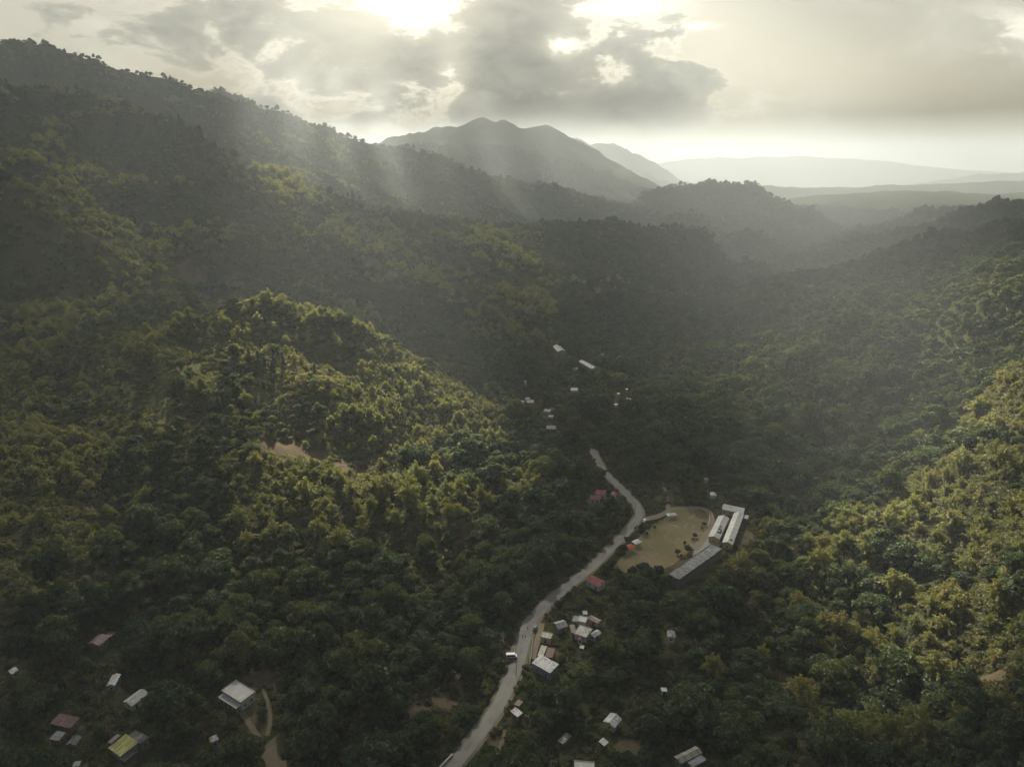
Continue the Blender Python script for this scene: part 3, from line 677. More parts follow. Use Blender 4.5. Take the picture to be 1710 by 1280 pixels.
GRASS = [(270,620,20,.95),(360,570,16,.9),(230,690,16,.9),(540,640,16,.95),(590,640,14,.95),(500,820,14,.8),(430,790,14,.8),(650,730,12,.9),(600,770,12,.9),(300,590,26,.9),(330,610,22,.9),(470,640,20,.9),(560,650,20,1),(600,660,16,1),(520,620,18,.9),(560,600,16,.8),(260,700,24,.8),(490,760,22,.8),(620,795,18,.9),(90,950,26,.8),(750,880,22,.6),(800,900,20,.6),(520,840,24,.7),
         (680,590,22,.7),(740,630,18,.7),(800,670,18,.6),(230,640,22,.7),(850,1050,12,.5),(1110,830,16,.9),(1080,815,14,.8),(1130,820,12,.7),(200,430,60,.6),(330,520,60,.5),(450,400,70,.4),(650,470,60,.4),(900,470,60,.4),(1000,450,50,.4),(100,500,50,.6),(60,380,60,.6),
         (650,690,16,.6),(700,860,22,.6),(640,870,20,.6),(330,730,20,.5),(140,600,18,.6),(30,820,20,.5),(1480,1000,14,.5)]
# ------------------------------------------------------------------ roads, field, yards
def ribbon(name, pts, width, m, lift=.12, cross=5, closed=False, props=None, wfun=None):
    P = densify(pts, 2.5); d = np.gradient(P[:, :2], axis=0); d /= np.linalg.norm(d, axis=1)[:, None]+1e-9; nrm = np.stack([d[:, 1], -d[:, 0]], 1)
    w = np.full(len(P), width) if wfun is None else np.array([wfun(k/len(P))*width for k in range(len(P))])
    w = w*(1+.06*fbm(np.arange(len(P))*.13, np.zeros(len(P)), 2, 3))
    t = np.linspace(-.5, .5, cross)
    X = P[:, 0:1]+nrm[:, 0:1]*t*w[:, None]; Y = P[:, 1:2]+nrm[:, 1:2]*t*w[:, None]
    Z = bil(HT, X, Y)+lift; Z = np.maximum(Z, Z[:, cross//2:cross//2+1]-.25)
    me = grid_mesh(name, X, Y, Z); a = me.attributes.new('track', 'FLOAT', 'POINT')
    a.data.foreach_set('value', np.broadcast_to(np.abs(np.sin(t*2*math.pi)), X.shape).ravel().astype(np.float32))
    return link(name, me, m, kind='structure')
def drape(name, poly, m, lift, step=2.0, wob=1.0):
    poly = np.array(poly)[:, :2]; poly = poly+.0; x0, y0 = poly.min(0); x1, y1 = poly.max(0)
    c = poly.mean(0)
    pl = smooth_line(np.vstack([poly, poly[:1]]), 3)[:-1]; an = np.arctan2(pl[:, 1]-c[1], pl[:, 0]-c[0]); pl = c+(pl-c)*(1+wob*.045*fbm(an*5+7, an*0+.3, 3, 12, .7))[:, None]
    bm = bmesh.new(); rings = []
    for k in np.linspace(0, 1, 14)[1:]:
        rings.append([bm.verts.new((*(c+(p-c)*k), 0)) for p in pl])
    cv = bm.verts.new((*c, 0)); n = len(pl)
    for i in range(n): bm.faces.new((cv, rings[0][i], rings[0][(i+1) % n]))
    for a, b in zip(rings[:-1], rings[1:]):
        for i in range(n): bm.faces.new((a[i], b[i], b[(i+1) % n], a[(i+1) % n]))
    for v in bm.verts: v.co.z = float(bil(HT, v.co.x, v.co.y))+lift
    bmesh.ops.recalc_face_normals(bm, faces=bm.faces)
    me = bpy.data.meshes.new(name); bm.to_mesh(me); bm.free()
    if me.polygons[0].normal.z < 0: me.flip_normals()
    return link(name, me, m, kind='structure')
wroad = lambda t: 1.0+.15*math.exp(-((t-.24)/.08)**2)-.25*max(0, t-.55)
ribbon('road_shoulder', ROADP, 8.2, M_shoulder, .10, wfun=wroad)
ribbon('road', ROADP, 5.9, M_road, .22, 9, wfun=wroad)
drape('sports_field', FIELD, M_field, .14)
def gline(px, z=None): return smooth_line(np.array([hit(a, b) if z is None else at_z(a, b, z) for a, b in px]), 2)
ribbon('school_lane', gline([(1070,870),(1090,866),(1114,855),(1122,849),(1150,847.5),(1172,848),(1186,856),(1189,872),(1183,888),(1170,906),(1160,918)], -.9), 4.2, M_dirt, .20)
ribbon('field_track', gline([(1116,851),(1114,840),(1112,820),(1108,806)]), 3, M_dirt, .12)
drape('school_yard', [at_z(a, b, -.8) for a, b in ((1184,893),(1203,900),(1205,912),(1180,921),(1152,934),(1160,916))], M_conc, .17)
ribbon('house_lane', gline([(372,1165),(398,1180),(412,1200),(425,1222),(440,1240)]), 2.2, M_shoulder, .14)
ribbon('yard_track', gline([(446,1228),(452,1205),(450,1180),(440,1150)]), 1.6, M_shoulder, .12)
drape('paved_yard', [hit(a, b) for a, b in ((440,1248),(452,1236),(470,1222),(480,1225),(474,1240),(478,1262),(480,1300),(440,1300),(446,1270),(424,1258))], M_shoulder, .18)
ribbon('yard_drive', gline([(398,1284),(420,1264),(440,1250),(458,1240)]), 2.6, M_shoulder, .24)
ribbon('stream_track', gline([(842,1218),(838,1240),(830,1262),(828,1290)]), 1.7, M_shoulder, .12)
ribbon('village_lane', gline([(905,1040),(900,1060),(893,1085),(889,1100)]), 3.0, M_dirt, .16)
ribbon('village_road', gline([(990,752),(984,738),(980,722),(960,705),(930,690)]), 4, M_road, .2)
0 and ribbon('hill_path', gline([(446,738),(470,745),(505,757),(545,768),(575,782),(620,795),(660,803)]), 2.2, M_dirt, .15)

# ------------------------------------------------------------------ things
def empty(name, loc, rz=0, **p):
    o = bpy.data.objects.new(name, None); col.objects.link(o); o.location = loc; o.rotation_euler = (0, 0, rz); o.empty_display_size = .5
    for k, v in p.items(): o[k] = v
    return o
def box(bm, x0, x1, y0, y1, z0, z1):
    vs = [bm.verts.new((x, y, z)) for z in (z0, z1) for y in (y0, y1) for x in (x0, x1)]
    for f in ((0, 2, 3, 1), (4, 5, 7, 6), (0, 1, 5, 4), (2, 6, 7, 3), (0, 4, 6, 2), (1, 3, 7, 5)): bm.faces.new([vs[i] for i in f])
def bobj(name, bm, m, parent):
    bmesh.ops.recalc_face_normals(bm, faces=bm.faces)
    me = bpy.data.meshes.new(name); bm.to_mesh(me); bm.free(); return link(name, me, m, parent)
def slabquad(bm, pts, th):
    """thick sheet over four points"""
    a = [bm.verts.new(p) for p in pts]; b = [bm.verts.new((p[0], p[1], p[2]-th)) for p in pts]; n = len(pts)
    bm.faces.new(a); bm.faces.new(b[::-1])
    for i in range(n): bm.faces.new((a[i], b[i], b[(i+1) % n], a[(i+1) % n]))
CLEAR = []      # (x, y, r) where no tree may stand
HOUSES = []
def fit(quad, zr):
    p = np.array([at_z(a, b, zr) for a, b in quad])[:, :2]; c = p.mean(0)
    e1 = ((p[1]-p[0])+(p[2]-p[3]))/2; e2 = ((p[2]-p[1])+(p[3]-p[0]))/2
    l1, l2 = np.linalg.norm(e1), np.linalg.norm(e2)
    if l1 >= l2: a = math.atan2(e1[1], e1[0])
    else: a = math.atan2(e2[1], e2[0])-math.pi/2
    return c, a, l1, l2     # local x along e1 (or perp.), local y across
def house(quad, label, roof='white', wall='block', h=3.0, kind='gable', cat='house', name='house', far=False, storeys=1, group=None, holes=0, sink=0.0, ridge_x=None, clear=True, minl=2.5):
    px = sum(q[0] for q in quad)/4; py = sum(q[1] for q in quad)/4
    x, y, g = hit(px, py)
    for _ in range(3):
        c, a, L, W = fit(quad, g+h+.4); g = float(bil(HT, c[0], c[1]))
    L = max(L, minl); W = max(W, minl)
    root = empty(name, (c[0], c[1], g-sink), a, label=label, category=cat)
    if group: root['group'] = group
    l, w = L/2-.35, W/2-.35
    wh = h
    rx = (L >= W) if ridge_x is None else ridge_x
    rise = .18*min(L, W) if kind == 'gable' else (.10*min(L, W) if kind == 'shed' else 0)
    bm = bmesh.new(); box(bm, -l, l, -w, w, -1.5, wh)
    if kind == 'gable':      # gable ends close the roof space
        for s in (-1, 1):
            if rx: tri = [(s*(l-.01), -w, wh), (s*(l-.01), w, wh), (s*(l-.01), 0, wh+rise*.94)]
            else: tri = [(-l, s*(w-.01), wh), (l, s*(w-.01), wh), (0, s*(w-.01), wh+rise*.94)]
            t2 = [((p[0]-s*.15, p[1], p[2]) if rx else (p[0], p[1]-s*.15, p[2])) for p in tri]
            A = [bm.verts.new(p) for p in tri]; B = [bm.verts.new(p) for p in t2]; bm.faces.new(A); bm.faces.new(B[::-1])
            for i in range(3): bm.faces.new((A[i], B[i], B[(i+1) % 3], A[(i+1) % 3]))
    bobj('wall', bm, WM[wall], root)
    X, Y = L/2, W/2; z0 = wh+.06; bm = bmesh.new()
    if kind == 'gable' and rx:
        slabquad(bm, [(-X, -Y, z0-.05), (X, -Y, z0-.05), (X, 0, z0+rise), (-X, 0, z0+rise)], .07); slabquad(bm, [(X, Y, z0-.05), (-X, Y, z0-.05), (-X, 0.004, z0+rise), (X, 0.004, z0+rise)], .07)
        box(bm, -X, X, -.18, .18, z0+rise-.02, z0+rise+.06)
    elif kind == 'gable':
        slabquad(bm, [(-X, -Y, z0-.05), (0, -Y, z0+rise), (0, Y, z0+rise), (-X, Y, z0-.05)], .07); slabquad(bm, [(X, Y, z0-.05), (0.004, Y, z0+rise), (0.004, -Y, z0+rise), (X, -Y, z0-.05)], .07)
        box(bm, -.18, .18, -Y, Y, z0+rise-.02, z0+rise+.06)
    elif kind == 'shed':
        slabquad(bm, [(-X, -Y, z0), (X, -Y, z0), (X, Y, z0+rise), (-X, Y, z0+rise)], .07)
    elif kind == 'flat':
        slabquad(bm, [(-X, -Y, z0+.16), (X, -Y, z0+.16), (X, Y, z0+.16), (-X, Y, z0+.16)], .2)
        for q in ((-X, X, -Y, -Y+.15), (-X, X, Y-.15, Y), (-X, -X+.15, -Y+.153, Y-.153), (X-.15, X, -Y+.153, Y-.153)): box(bm, *q, z0+.158, z0+.42)
    bobj('roof', bm, RM[roof], root)
    if not far:
        # window and door openings in the two walls turned to the viewer
        ca, sa = math.cos(a), math.sin(a); vx, vy = -c[0], -c[1]
        sides = [('x', 1 if (vx*ca+vy*sa) > 0 else -1), ('y', 1 if (-vx*sa+vy*ca) > 0 else -1)]
        for ax, s in sides:
            half = w if ax == 'x' else l; fixd = (l if ax == 'x' else w)*s
            n = max(1, int(half*2/3.2)); door_at = n//2
            for st in range(storeys):
                zb = st*3.0
                for k in range(n):
                    t = -half+(k+.5)*half*2/n; isd = (k == door_at and st == 0 and ax == ('y' if l >= w else 'x'))
                    ww, z1, z2 = (.5, .05, 2.1) if isd else (.6, 1.0, 2.05)
                    if zb+z2 > wh-.15: continue
                    def b_(bm_, t0, t1, q0, q1, d0, d1):
                        lo, hi = sorted((fixd+d0*s, fixd+d1*s))
                        if ax == 'x': box(bm_, lo, hi, t0, t1, q0, q1)
                        else: box(bm_, t0, t1, lo, hi, q0, q1)
                    bm = bmesh.new(); b_(bm, t-ww, t+ww, zb+z1, zb+z2, .01, .03); o = bobj('door' if isd else 'window', bm, M_dark, root)
                    bm = bmesh.new(); b_(bm, t-ww-.08, t-ww, zb+z1, zb+z2, .012, .06); b_(bm, t+ww, t+ww+.08, zb+z1, zb+z2, .012, .06); b_(bm, t-ww-.08, t+ww+.08, zb+z2+.002, zb+z2+.08, .012, .07)
                    bobj('frame', bm, M_frame, o)
    HOUSES.append((root, c, g, L, W, h))
    u = -np.array(c)/np.linalg.norm(c)
    if clear:      # ground kept free of trees: the footprint and a strip on the viewer's side
        for sh, gr in (((0, 2.6), (h*.9, 1.4), (7.5, .8)) if not far else ((0, 3.2), (6, 2.2), (12, 1.4), (17, .4))): CLEAR.append((c[0]+u[0]*sh, c[1]+u[1]*sh, a, L/2+gr, W/2+gr))
    return root, L, W, l, w
def Q(s): v = [float(t) for t in s.split()]; return list(zip(v[0::2], v[1::2]))
# near left houses
r_, L_, W_, l_, w_ = house(Q('393 1134 427 1154 401 1172 370 1152'), 'large white house with a pale stained flat roof beside the dirt lane', 'slab', 'white', 4.2, 'flat', storeys=1)
# its open verandah toward the viewer
for s in range(5):
    bm = bmesh.new(); t = -l_+.2+s*(2*l_-.4)/4; box(bm, t-.13, t+.13, -w_-2.3, -w_-2.04, -1, 2.75); bobj('pillar', bm, WM['white'], r_)
bm = bmesh.new(); box(bm, -l_, l_, -w_-2.5, -w_-.004, 2.756, 2.95); bobj('verandah_roof', bm, RM['slab'], r_)
r_, L_, W_, l_, w_ = house(Q('209 1228 235 1239 196 1262 182 1244'), 'house with a faded yellow painted roof near the bottom left', 'yellow', 'block', 3.6, 'shed')
house(Q('226 1217 248 1229 237 1243 211 1229'), 'unfinished grey block extension behind the yellow-roofed house', 'grey', 'block', 3.0, 'flat')
house(Q('220 1249 228 1254 207 1271 199 1266'), 'narrow grey lean-to in front of the yellow-roofed house', 'grey', 'board', 2.2, 'shed', 'shed', 'shed', minl=1.6)
house(Q('196 1223 201 1226 185 1241 180 1237'), 'thin pale lean-to left of the yellow-roofed house', 'zinc', 'board', 2.2, 'shed', 'shed', 'shed', minl=1.5)
house(Q('231.6 1148.8 251 1155.8 219 1176 205 1171'), 'long house with a patched pale grey sheet roof beside the red roof', 'white', 'cream', 3, 'gable')
house(Q('269.5 1136.7 292 1146 283.5 1154.4 255.4 1153'), 'small house with a dull red roof among the dark trees', 'red', 'board', 3, 'gable')
house(Q('186.7 1123.5 202.7 1125 191 1140.4 177 1146'), 'small white-roofed house up-slope of the long pale roof', 'white', 'blue', 3, 'gable')
house(Q('168.4 1057.5 177.4 1061.8 162.8 1081.4 147.4 1068.8'), 'old shack with rusty striped roof sheets deep in the trees', 'rust', 'board', 2.6, 'gable')
house(Q('186.7 1051 191 1054.7 182.5 1064.6 176.8 1057.5'), 'tiny rusty shed behind the shack with striped sheets', 'rust', 'board', 2.3, 'shed', 'shed', 'shed')
house(Q('22.5 1112 33 1116.5 18 1125 15.4 1118'), 'half-hidden white roof at the left edge of the valley', 'white', 'block', 2.8, 'shed')
house(Q('92.6 1191 126.3 1199 123.5 1213 90 1206'), 'long dark shack roofed with loose brown slats', 'rust', 'board', 2.6, 'shed')
house(Q('91 1220 108 1221.8 99.6 1235.8 85.6 1231.6'), 'small pale grey shed below the long slatted shack', 'zinc', 'board', 2.8, 'shed', 'shed', 'shed')
house(Q('123.5 1229 134.7 1226 129 1241.4 105.3 1242.8'), 'grey sheet-roofed shed right of the small pale grey shed', 'grey', 'board', 2.6, 'gable', 'shed', 'shed')
house(Q('348 1226 362 1227 363.5 1237 353.7 1235.8'), 'pale roof corner under the big tree right of the yellow roof', 'zinc', 'block', 2.8, 'shed', 'shed', 'shed')
house(Q('125 1269.5 134.7 1268 130.5 1279 122 1278'), 'small pale shed at the bottom edge of the picture', 'zinc', 'block', 2.4, 'shed', 'shed', 'shed')
# beside the road
r_, L_, W_, l_, w_ = house(Q('904 1093.2 932.8 1108.9 919.2 1122.3 886.9 1104.2'), 'large hall with a clean pale sheet roof beside the road', 'white', 'blue', 4.2, 'shed', 'hall', 'hall')
bm = bmesh.new(); rz = lambda yy: 4.26+.10*min(L_, W_)*(yy+W_/2)/W_
for q in ((-2.5, -.2), (1.2, 3.2)): slabquad(bm, [(q[0], -W_*.3, rz(-W_*.3)+.04), (q[1], -W_*.3, rz(-W_*.3)+.04), (q[1], W_*.1, rz(W_*.1)+.04), (q[0], W_*.1, rz(W_*.1)+.04)], .03)
bobj('skylight', bm, M_frame, r_)
house(Q('904 1075.6 914 1076.6 907 1095.3 897.4 1094.1'), 'tan-roofed shop joined to the back of the large hall', 'tan', 'block', 3.4, 'shed', 'shop', 'shop')
house(Q('916 1077.3 926.2 1082 921.5 1100 910.7 1093.7'), 'dark maroon roof right beside the tan-roofed shop', 'maroon', 'board', 3.0, 'shed')
house(Q('905 1052.7 923.9 1056.2 919.2 1066.7 902.3 1062'), 'cream rubble-strewn roof upstream of the tan-roofed shop', 'tan', 'cream', 3.0, 'flat')
house(Q('923.9 1036.2 942.6 1033.4 947 1043 932 1050.3'), 'house with a weathered light grey sheet roof near the road bend', 'zinc', 'block', 3.2, 'gable')
house(Q('967.2 1028 982.5 1028 977.8 1037.4 963.7 1037.4'), 'white flat roof in the middle of the roadside cluster', 'slab', 'white', 3.2, 'flat')
house(Q('959 1026.9 966 1026.4 963 1037.4 955 1036.2'), 'dark grey roof left of the white flat roof', 'grey', 'block', 2.9, 'shed')
house(Q('987.2 1026.2 1003.6 1032.7 1000 1040.2 982.5 1030.4'), 'pinkish tan roof at the top right of the roadside cluster', 'pink', 'cream', 3.0, 'gable')
house(Q('974 1019.5 980 1019.5 980 1023 974 1023'), 'tiny white roof at the far end of the roadside cluster', 'white', 'white', 2.6, 'shed', 'shed', 'shed')
house(Q('968.4 1044.4 989.5 1046.8 980 1063 956.7 1057.3'), 'largest bright white house of the roadside cluster behind thin branches', 'slab', 'white', 3.4, 'flat')
house(Q('996.5 1048.4 1004.7 1056 991.8 1062 984.8 1057.3'), 'white gabled roof at the right end of the roadside cluster', 'white', 'white', 3.0, 'gable')
house(Q('950.8 1040.5 959 1041.4 963 1055 954 1056.2'), 'rust brown roof left of the bright white house', 'rust', 'board', 3.0, 'shed')
house(Q('966 1057.2 974.3 1060.7 972.6 1067.7 965 1066.5'), 'small red roof in front of the bright white house', 'red', 'white', 2.6, 'gable')
house(Q('970.8 1075 975 1076 973 1082 969 1080.8'), 'tiny white hut below the small red roof', 'white', 'white', 2.4, 'shed', 'hut', 'hut', minl=2)
house(Q('860 1178.7 872.3 1188.6 865.3 1196 853 1186.2'), 'bright white roof at the roadside lower down the hill', 'white', 'block', 3.0, 'shed')
house(Q('865.3 1166.3 873.5 1168.7 866.5 1178 858.3 1175.7'), 'brown-roofed stall behind the lower white roadside roof', 'rust', 'board', 2.6, 'shed', 'stall', 'stall')
house(Q('1018.8 1191.6 1039.9 1194.4 1027 1215.5 1006.4 1200.3'), 'cream house with white and maroon roof sheets under the big trees', 'white', 'cream', 3.2, 'gable')
house(Q('1007 1230 1016.5 1237.8 1009.4 1244 1000 1236'), 'square white awning standing alone on brown earth', 'white', 'board', 2.4, 'shed', 'awning', 'awning')
house(Q('961.4 1267 993 1273 992 1290 956 1290'), 'white flat-roofed house cut by the bottom edge of the picture', 'slab', 'white', 3.4, 'flat')
house(Q('945 1222 955 1226 941 1241 930 1236'), 'dark tarpaulin shelter between trees left of the square awning', 'grey', 'board', 2.2, 'shed', 'shelter', 'shelter')
house(Q('1123 1260.4 1163 1245 1171.6 1253.7 1139 1274'), 'wide house with a pale tan patched roof at the bottom', 'tan', 'block', 3.4, 'gable')
house(Q('1169.5 1257.8 1182 1266.3 1156 1280 1149 1272'), 'grey zinc roof attached right of the wide tan roof', 'zinc', 'block', 2.8, 'shed')
house(Q('1114 1052 1127 1052 1128 1062 1115 1063'), 'small pale house alone in the forest right of the road', 'zinc', 'white', 3.0, 'gable')
house(Q('1104 1146 1112 1147 1113 1153 1106 1152'), 'tiny white roof almost buried in trees', 'white', 'white', 2.4, 'shed', 'hut', 'hut')
house(Q('990.5 959.4 1011.8 969.5 1000.6 978.7 977.3 967.5'), 'house with a bright red roof beside the main road', 'red', 'white', 3.2, 'gable')
# above the bend
house(Q('995 816 1013 817.5 1011 825 994 823'), 'upper wing of the red-roofed house in the trees above the bend', 'red', 'white', 3.4, 'gable')
house(Q('985 826 1003 826.5 1002 833 984 832'), 'lower wing of the red-roofed house in the trees above the bend', 'red', 'cream', 3.0, 'gable')
house(Q('1021 819.6 1030 821 1028 828.4 1020 826.3'), 'small red roof next to the road above the bend', 'red', 'white', 3.0, 'gable')
house(Q('1185.5 822.3 1195.6 824.3 1196.6 829.4 1186.5 828.4'), 'single white roof on the slope behind the school', 'white', 'white', 3, 'gable', far=True)
house(Q('1176 797 1183 797.5 1182.5 801 1176 800.5'), 'small white hut high on the slope behind the school', 'white', 'white', 2.6, 'gable', 'hut', 'hut', far=True)
# school
house(Q('1208.8 840 1244.4 847.7 1242 856.2 1205.4 848.7'), 'far school block with a plain grey roof across the top of the yard', 'school', 'cream', 3.6, 'gable', 'school block', 'school_block')
r_, L_, W_, l_, w_ = house(Q('1228 854.6 1241 857.5 1225.6 908 1203.8 904.4'), 'right-hand long school block with banded white roof', 'school', 'yellow', 3.8, 'gable', 'school block', 'school_block')
r2_, L2_, W2_, l2_, w2_ = house(Q('1200 860.6 1218 862.5 1201.9 899.4 1182.3 894.4'), 'middle school block with dark holes torn in its white roof', 'school', 'yellow', 3.8, 'gable', 'school block', 'school_block')
house(Q('1244 858 1251 860 1248.5 866 1242 864.5'), 'small grey annex behind the right-hand school block', 'zinc', 'block', 3, 'shed', 'annex', 'annex')
r4_, L4_, W4_, l4_, w4_ = house(Q('1116 956 1190 907.5 1205 915 1133.8 968.8'), 'long two-storey school block with a blackened bare concrete roof', 'grey', 'block', 5.6, 'flat', 'school block', 'school_block', storeys=2)
u4 = -np.array(r4_.location[:2])/math.hypot(*r4_.location[:2])
for sh in (9, 13): CLEAR.append((r4_.location[0]+u4[0]*sh, r4_.location[1]+u4[1]*sh, r4_.rotation_euler.z, L4_/2, W4_/2-1))
def roof_strips(root, L, W, l, w, rise, z0, spec, m, name):
    for (t, y0_, y1_, hw) in spec:
        bm = bmesh.new(); rx = L >= W
        def zz(y): return z0+rise*(1-abs(y)/((W if rx else L)/2))
        a = y0_*(W if rx else L)/2; b = y1_*(W if rx else L)/2; tt = t*(L if rx else W)/2
        P4 = [(tt-hw, a, zz(a)), (tt+hw, a, zz(a)), (tt+hw, b, zz(b)), (tt-hw, b, zz(b))] if rx else [(a, tt-hw, zz(a)), (a, tt+hw, zz(a)), (b, tt+hw, zz(b)), (b, tt-hw, zz(b))]
        slabquad(bm, P4, .05); bobj(name, bm, m, root)
# torn openings and ridge bands of the roofs
rs = .18*min(L2_, W2_)
side = 1 if True else -1
for root, L, W, l, w, hole in ((r2_, L2_, W2_, l2_, w2_, True), (r_, L_, W_, l_, w_, False)):
    rise = .18*min(L, W); rx = L >= W
    # side that faces right in the photo
    ang = root.rotation_euler.z; vec = (-math.sin(ang), math.cos(ang)) if rx else (math.cos(ang), math.sin(ang)); s = 1 if vec[0] > 0 else -1
    fwd = (math.cos(ang), math.sin(ang)) if rx else (-math.sin(ang), math.cos(ang)); f_ = 1 if fwd[1] > 0 else -1
    bands = [(f_*t, s*.03, s*.95, .09) for t in (-.85, -.6, -.35, -.1, .15, .4, .65, .9)]+[(f_*t, -s*.35, -s*.75, .09) for t in (-.85, -.6, -.35, -.1, .15, .4, .65, .9)]
    roof_strips(root, L, W, l, w, rise, 3.95, bands, RM['grey'], 'ridge_band')
    if hole:
        roof_strips(root, L, W, l, w, rise, 3.96, [(f_*-.05, s*.15, s*.45, 1.1), (f_*-.28, s*.12, s*.75, .9), (f_*-.52, s*.2, s*.8, .8), (f_*-.42, s*.55, s*.85, .8)], M_dark, 'roof_hole')
    else:
        roof_strips(root, L, W, l, w, rise, 3.96, [(f_*-.78, s*.3, s*.7, .9)], M_dark, 'roof_hole')
roof_ribs = [(-.36, .9), (-.19, .3), (-.14, .9), (-.10, .1), (-.06, .4), (-.02, .0), (.015, .6), (.06, .9), (.20, .5), (.235, .2)]
for k, (t, o_) in enumerate(roof_ribs):
    bm = bmesh.new(); q = t*L4_; box(bm, q-.13, q+.13, -W4_*.38+o_*2, W4_*.40-o_*3, 5.84, 5.98+.05*(k % 2)); bobj('roof_rib', bm, M_frame, r4_)
# small trackside school wall, kerb and parapet
def wall_line(name, pts, h, th, m, **p):
    P = densify(np.array(pts), 3.0); bm = bmesh.new(); d = np.gradient(P[:, :2], axis=0); d /= np.linalg.norm(d, axis=1)[:, None]; n_ = np.stack([d[:, 1], -d[:, 0]], 1)
    rows = []
    for k in range(len(P)):
        z_ = float(bil(HT, P[k, 0], P[k, 1]))
        rows.append([bm.verts.new((P[k, 0]+n_[k, 0]*s*th/2, P[k, 1]+n_[k, 1]*s*th/2, zz)) for s, zz in ((-1, z_-.6), (-1, z_+h), (1, z_+h), (1, z_-.6))])
    for a, b in zip(rows[:-1], rows[1:]):
        for i in range(4): bm.faces.new((a[i], a[(i+1) % 4], b[(i+1) % 4], b[i]))
    bm.faces.new(rows[0]); bm.faces.new(rows[-1][::-1])
    bmesh.ops.recalc_face_normals(bm, faces=bm.faces)
    me = bpy.data.meshes.new(name); bm.to_mesh(me); bm.free(); return link(name, me, m, **p)
def off_road(px):  return [hit(a, b) for a, b in px]
wall_line('parapet', off_road([(733,1284),(745,1272),(756,1261)]), 1.1, .4, M_frame, label='short white parapet at the lower bend of the road', category='parapet')
wall_line('low_wall', [at_z(a, b, -.9) for a, b in ((1185,860),(1185,868),(1184,874),(1181,880))], .7, .3, M_frame, label='low white curved wall round the end of the sports field', category='wall')
wall_line('low_wall', [at_z(a, b, 0) for a, b in ((1073,862),(1070,872),(1064,882),(1057,890))], .8, .3, M_conc, label='grey wall on the outer edge of the bend by the school lane', category='wall')
wall_line('low_wall', off_road([(888,1058),(889,1075),(887,1095),(884,1110)]), .8, .35, M_conc, label='pale wall between the road and the large hall', category='wall')
wall_line('low_wall', off_road([(866,1062),(862,1080),(859,1100)]), .6, .3, M_shoulder, label='rough earth-coloured wall on the left verge opposite the hall', category='wall')
# tents on the field
def tent(px, py, L, W, rz, m, label, zf=-.9):
    x, y, z_ = at_z(px, py, zf+2.2); z_ = float(bil(HT, x, y))+.1
    r = empty('canopy_tent', (x, y, z_), rz, label=label, category='tent')
    bm = bmesh.new(); X, Y = L/2, W/2
    A = [(-X, -Y, 2.3), (X, -Y, 2.3), (X, Y, 2.3), (-X, Y, 2.3)]; a = bm.verts.new((-X*.45, 0, 3.3)); b = bm.verts.new((X*.45, 0, 3.3)); c = [bm.verts.new(p) for p in A]
    bm.faces.new((c[0], c[1], b, a)); bm.faces.new((c[2], c[3], a, b)); bm.faces.new((c[3], c[0], a)); bm.faces.new((c[1], c[2], b)); bm.faces.new(c[::-1]); bobj('canopy', bm, m, r)
    for sx in (-1, 1):
        for sy in (-1, 1):
            bm = bmesh.new(); box(bm, sx*(X-.1)-.05, sx*(X-.1)+.05, sy*(Y-.1)-.05, sy*(Y-.1)+.05, -.2, 2.29); bobj('leg', bm, M_frame, r)
tent(1063.5, 905, 5.2, 4, .6, RM['tarp'], 'white canopy tent on the roadside edge of the field'); tent(1052.4, 913.3, 4.6, 3.8, .6, RM['orange'], 'red canopy tent beside the white one')
tent(1121.2, 858.6, 6.4, 3.6, .25, RM['tarp'], 'white flat canopy at the far end of the sports field')
# far village roofs
VS = [(225,578,30,'white','lone white roof above the left village cluster'),(200,690,34,'white','topmost bright roof of the left village cluster'),(250,715,50,'zinc','wide grey roof of the left village cluster'),(277,791,66,'pink','pinkish long roof of the left village cluster'),
 (235,828,20,'white','small white roof under the pinkish long roof'),(302,832,20,'white','narrow white roof right of the pinkish long roof'),(207,882,24,'white','lower left roof of the left village cluster'),(267,890,28,'white','lower right roof of the left village cluster'),
 (452,883,62,'zinc','pale long roof in the centre of the village'),(500,866,40,'grey','grey roof behind the pale long roof'),(488,941,44,'white','bright roof in front of the pale long roof'),(690,845,18,'white','tiny white hut in the village centre'),(726,668,66,'zinc','grey blue roof in the upper village'),
 (1178,710,26,'white','upper left roof of the right village cluster'),(1262,665,26,'white','topmost roof of the right village cluster'),(1280,768,40,'white','middle roof of the right village cluster'),(1152,820,34,'white','lower left roof of the right village cluster'),(1345,830,46,'zinc','lower right roof of the right village cluster'),
 (1075,223,24,'white','bright roof in the upper valley right of the long shed'),(685,250,26,'zinc','small roof right of the curved grey roof'),(985,312,80,'grey','grey block beside the long shed in the upper valley'),(490,1056,86,'grey','low grey roof below the village'),
 (735,455,50,'grey','dark shed left of the long shed')]
for k_, (X, Y, wpx, rf, lb) in enumerate(VS):
    rf = 'slab' if (rf == 'white' and k_ % 2) else rf
    px, py = 840+X/6.107, 540+Y/6.107; hw = max(wpx, 26)/6.107/2*1.25; hh = max(hw*.30, 1.1)
    house([(px-hw*.7, py-hh), (px+hw, py-hh*.7), (px+hw*.8, py+hh), (px-hw, py+hh*.8)], lb, rf, 'white' if rf != 'grey' else 'block', 2.6, 'shed', far=True, group='roofs of the valley village')
house([(967,603),(975,601),(997,613),(990,616)], 'long ribbed grey shed in the upper valley', 'zinc', 'block', 4.5, 'gable', 'shed', 'shed', far=True)
house([(922,577),(936,576),(944,585),(932,586)], 'curved grey roof at the top of the village', 'zinc', 'block', 5, 'gable', far=True)
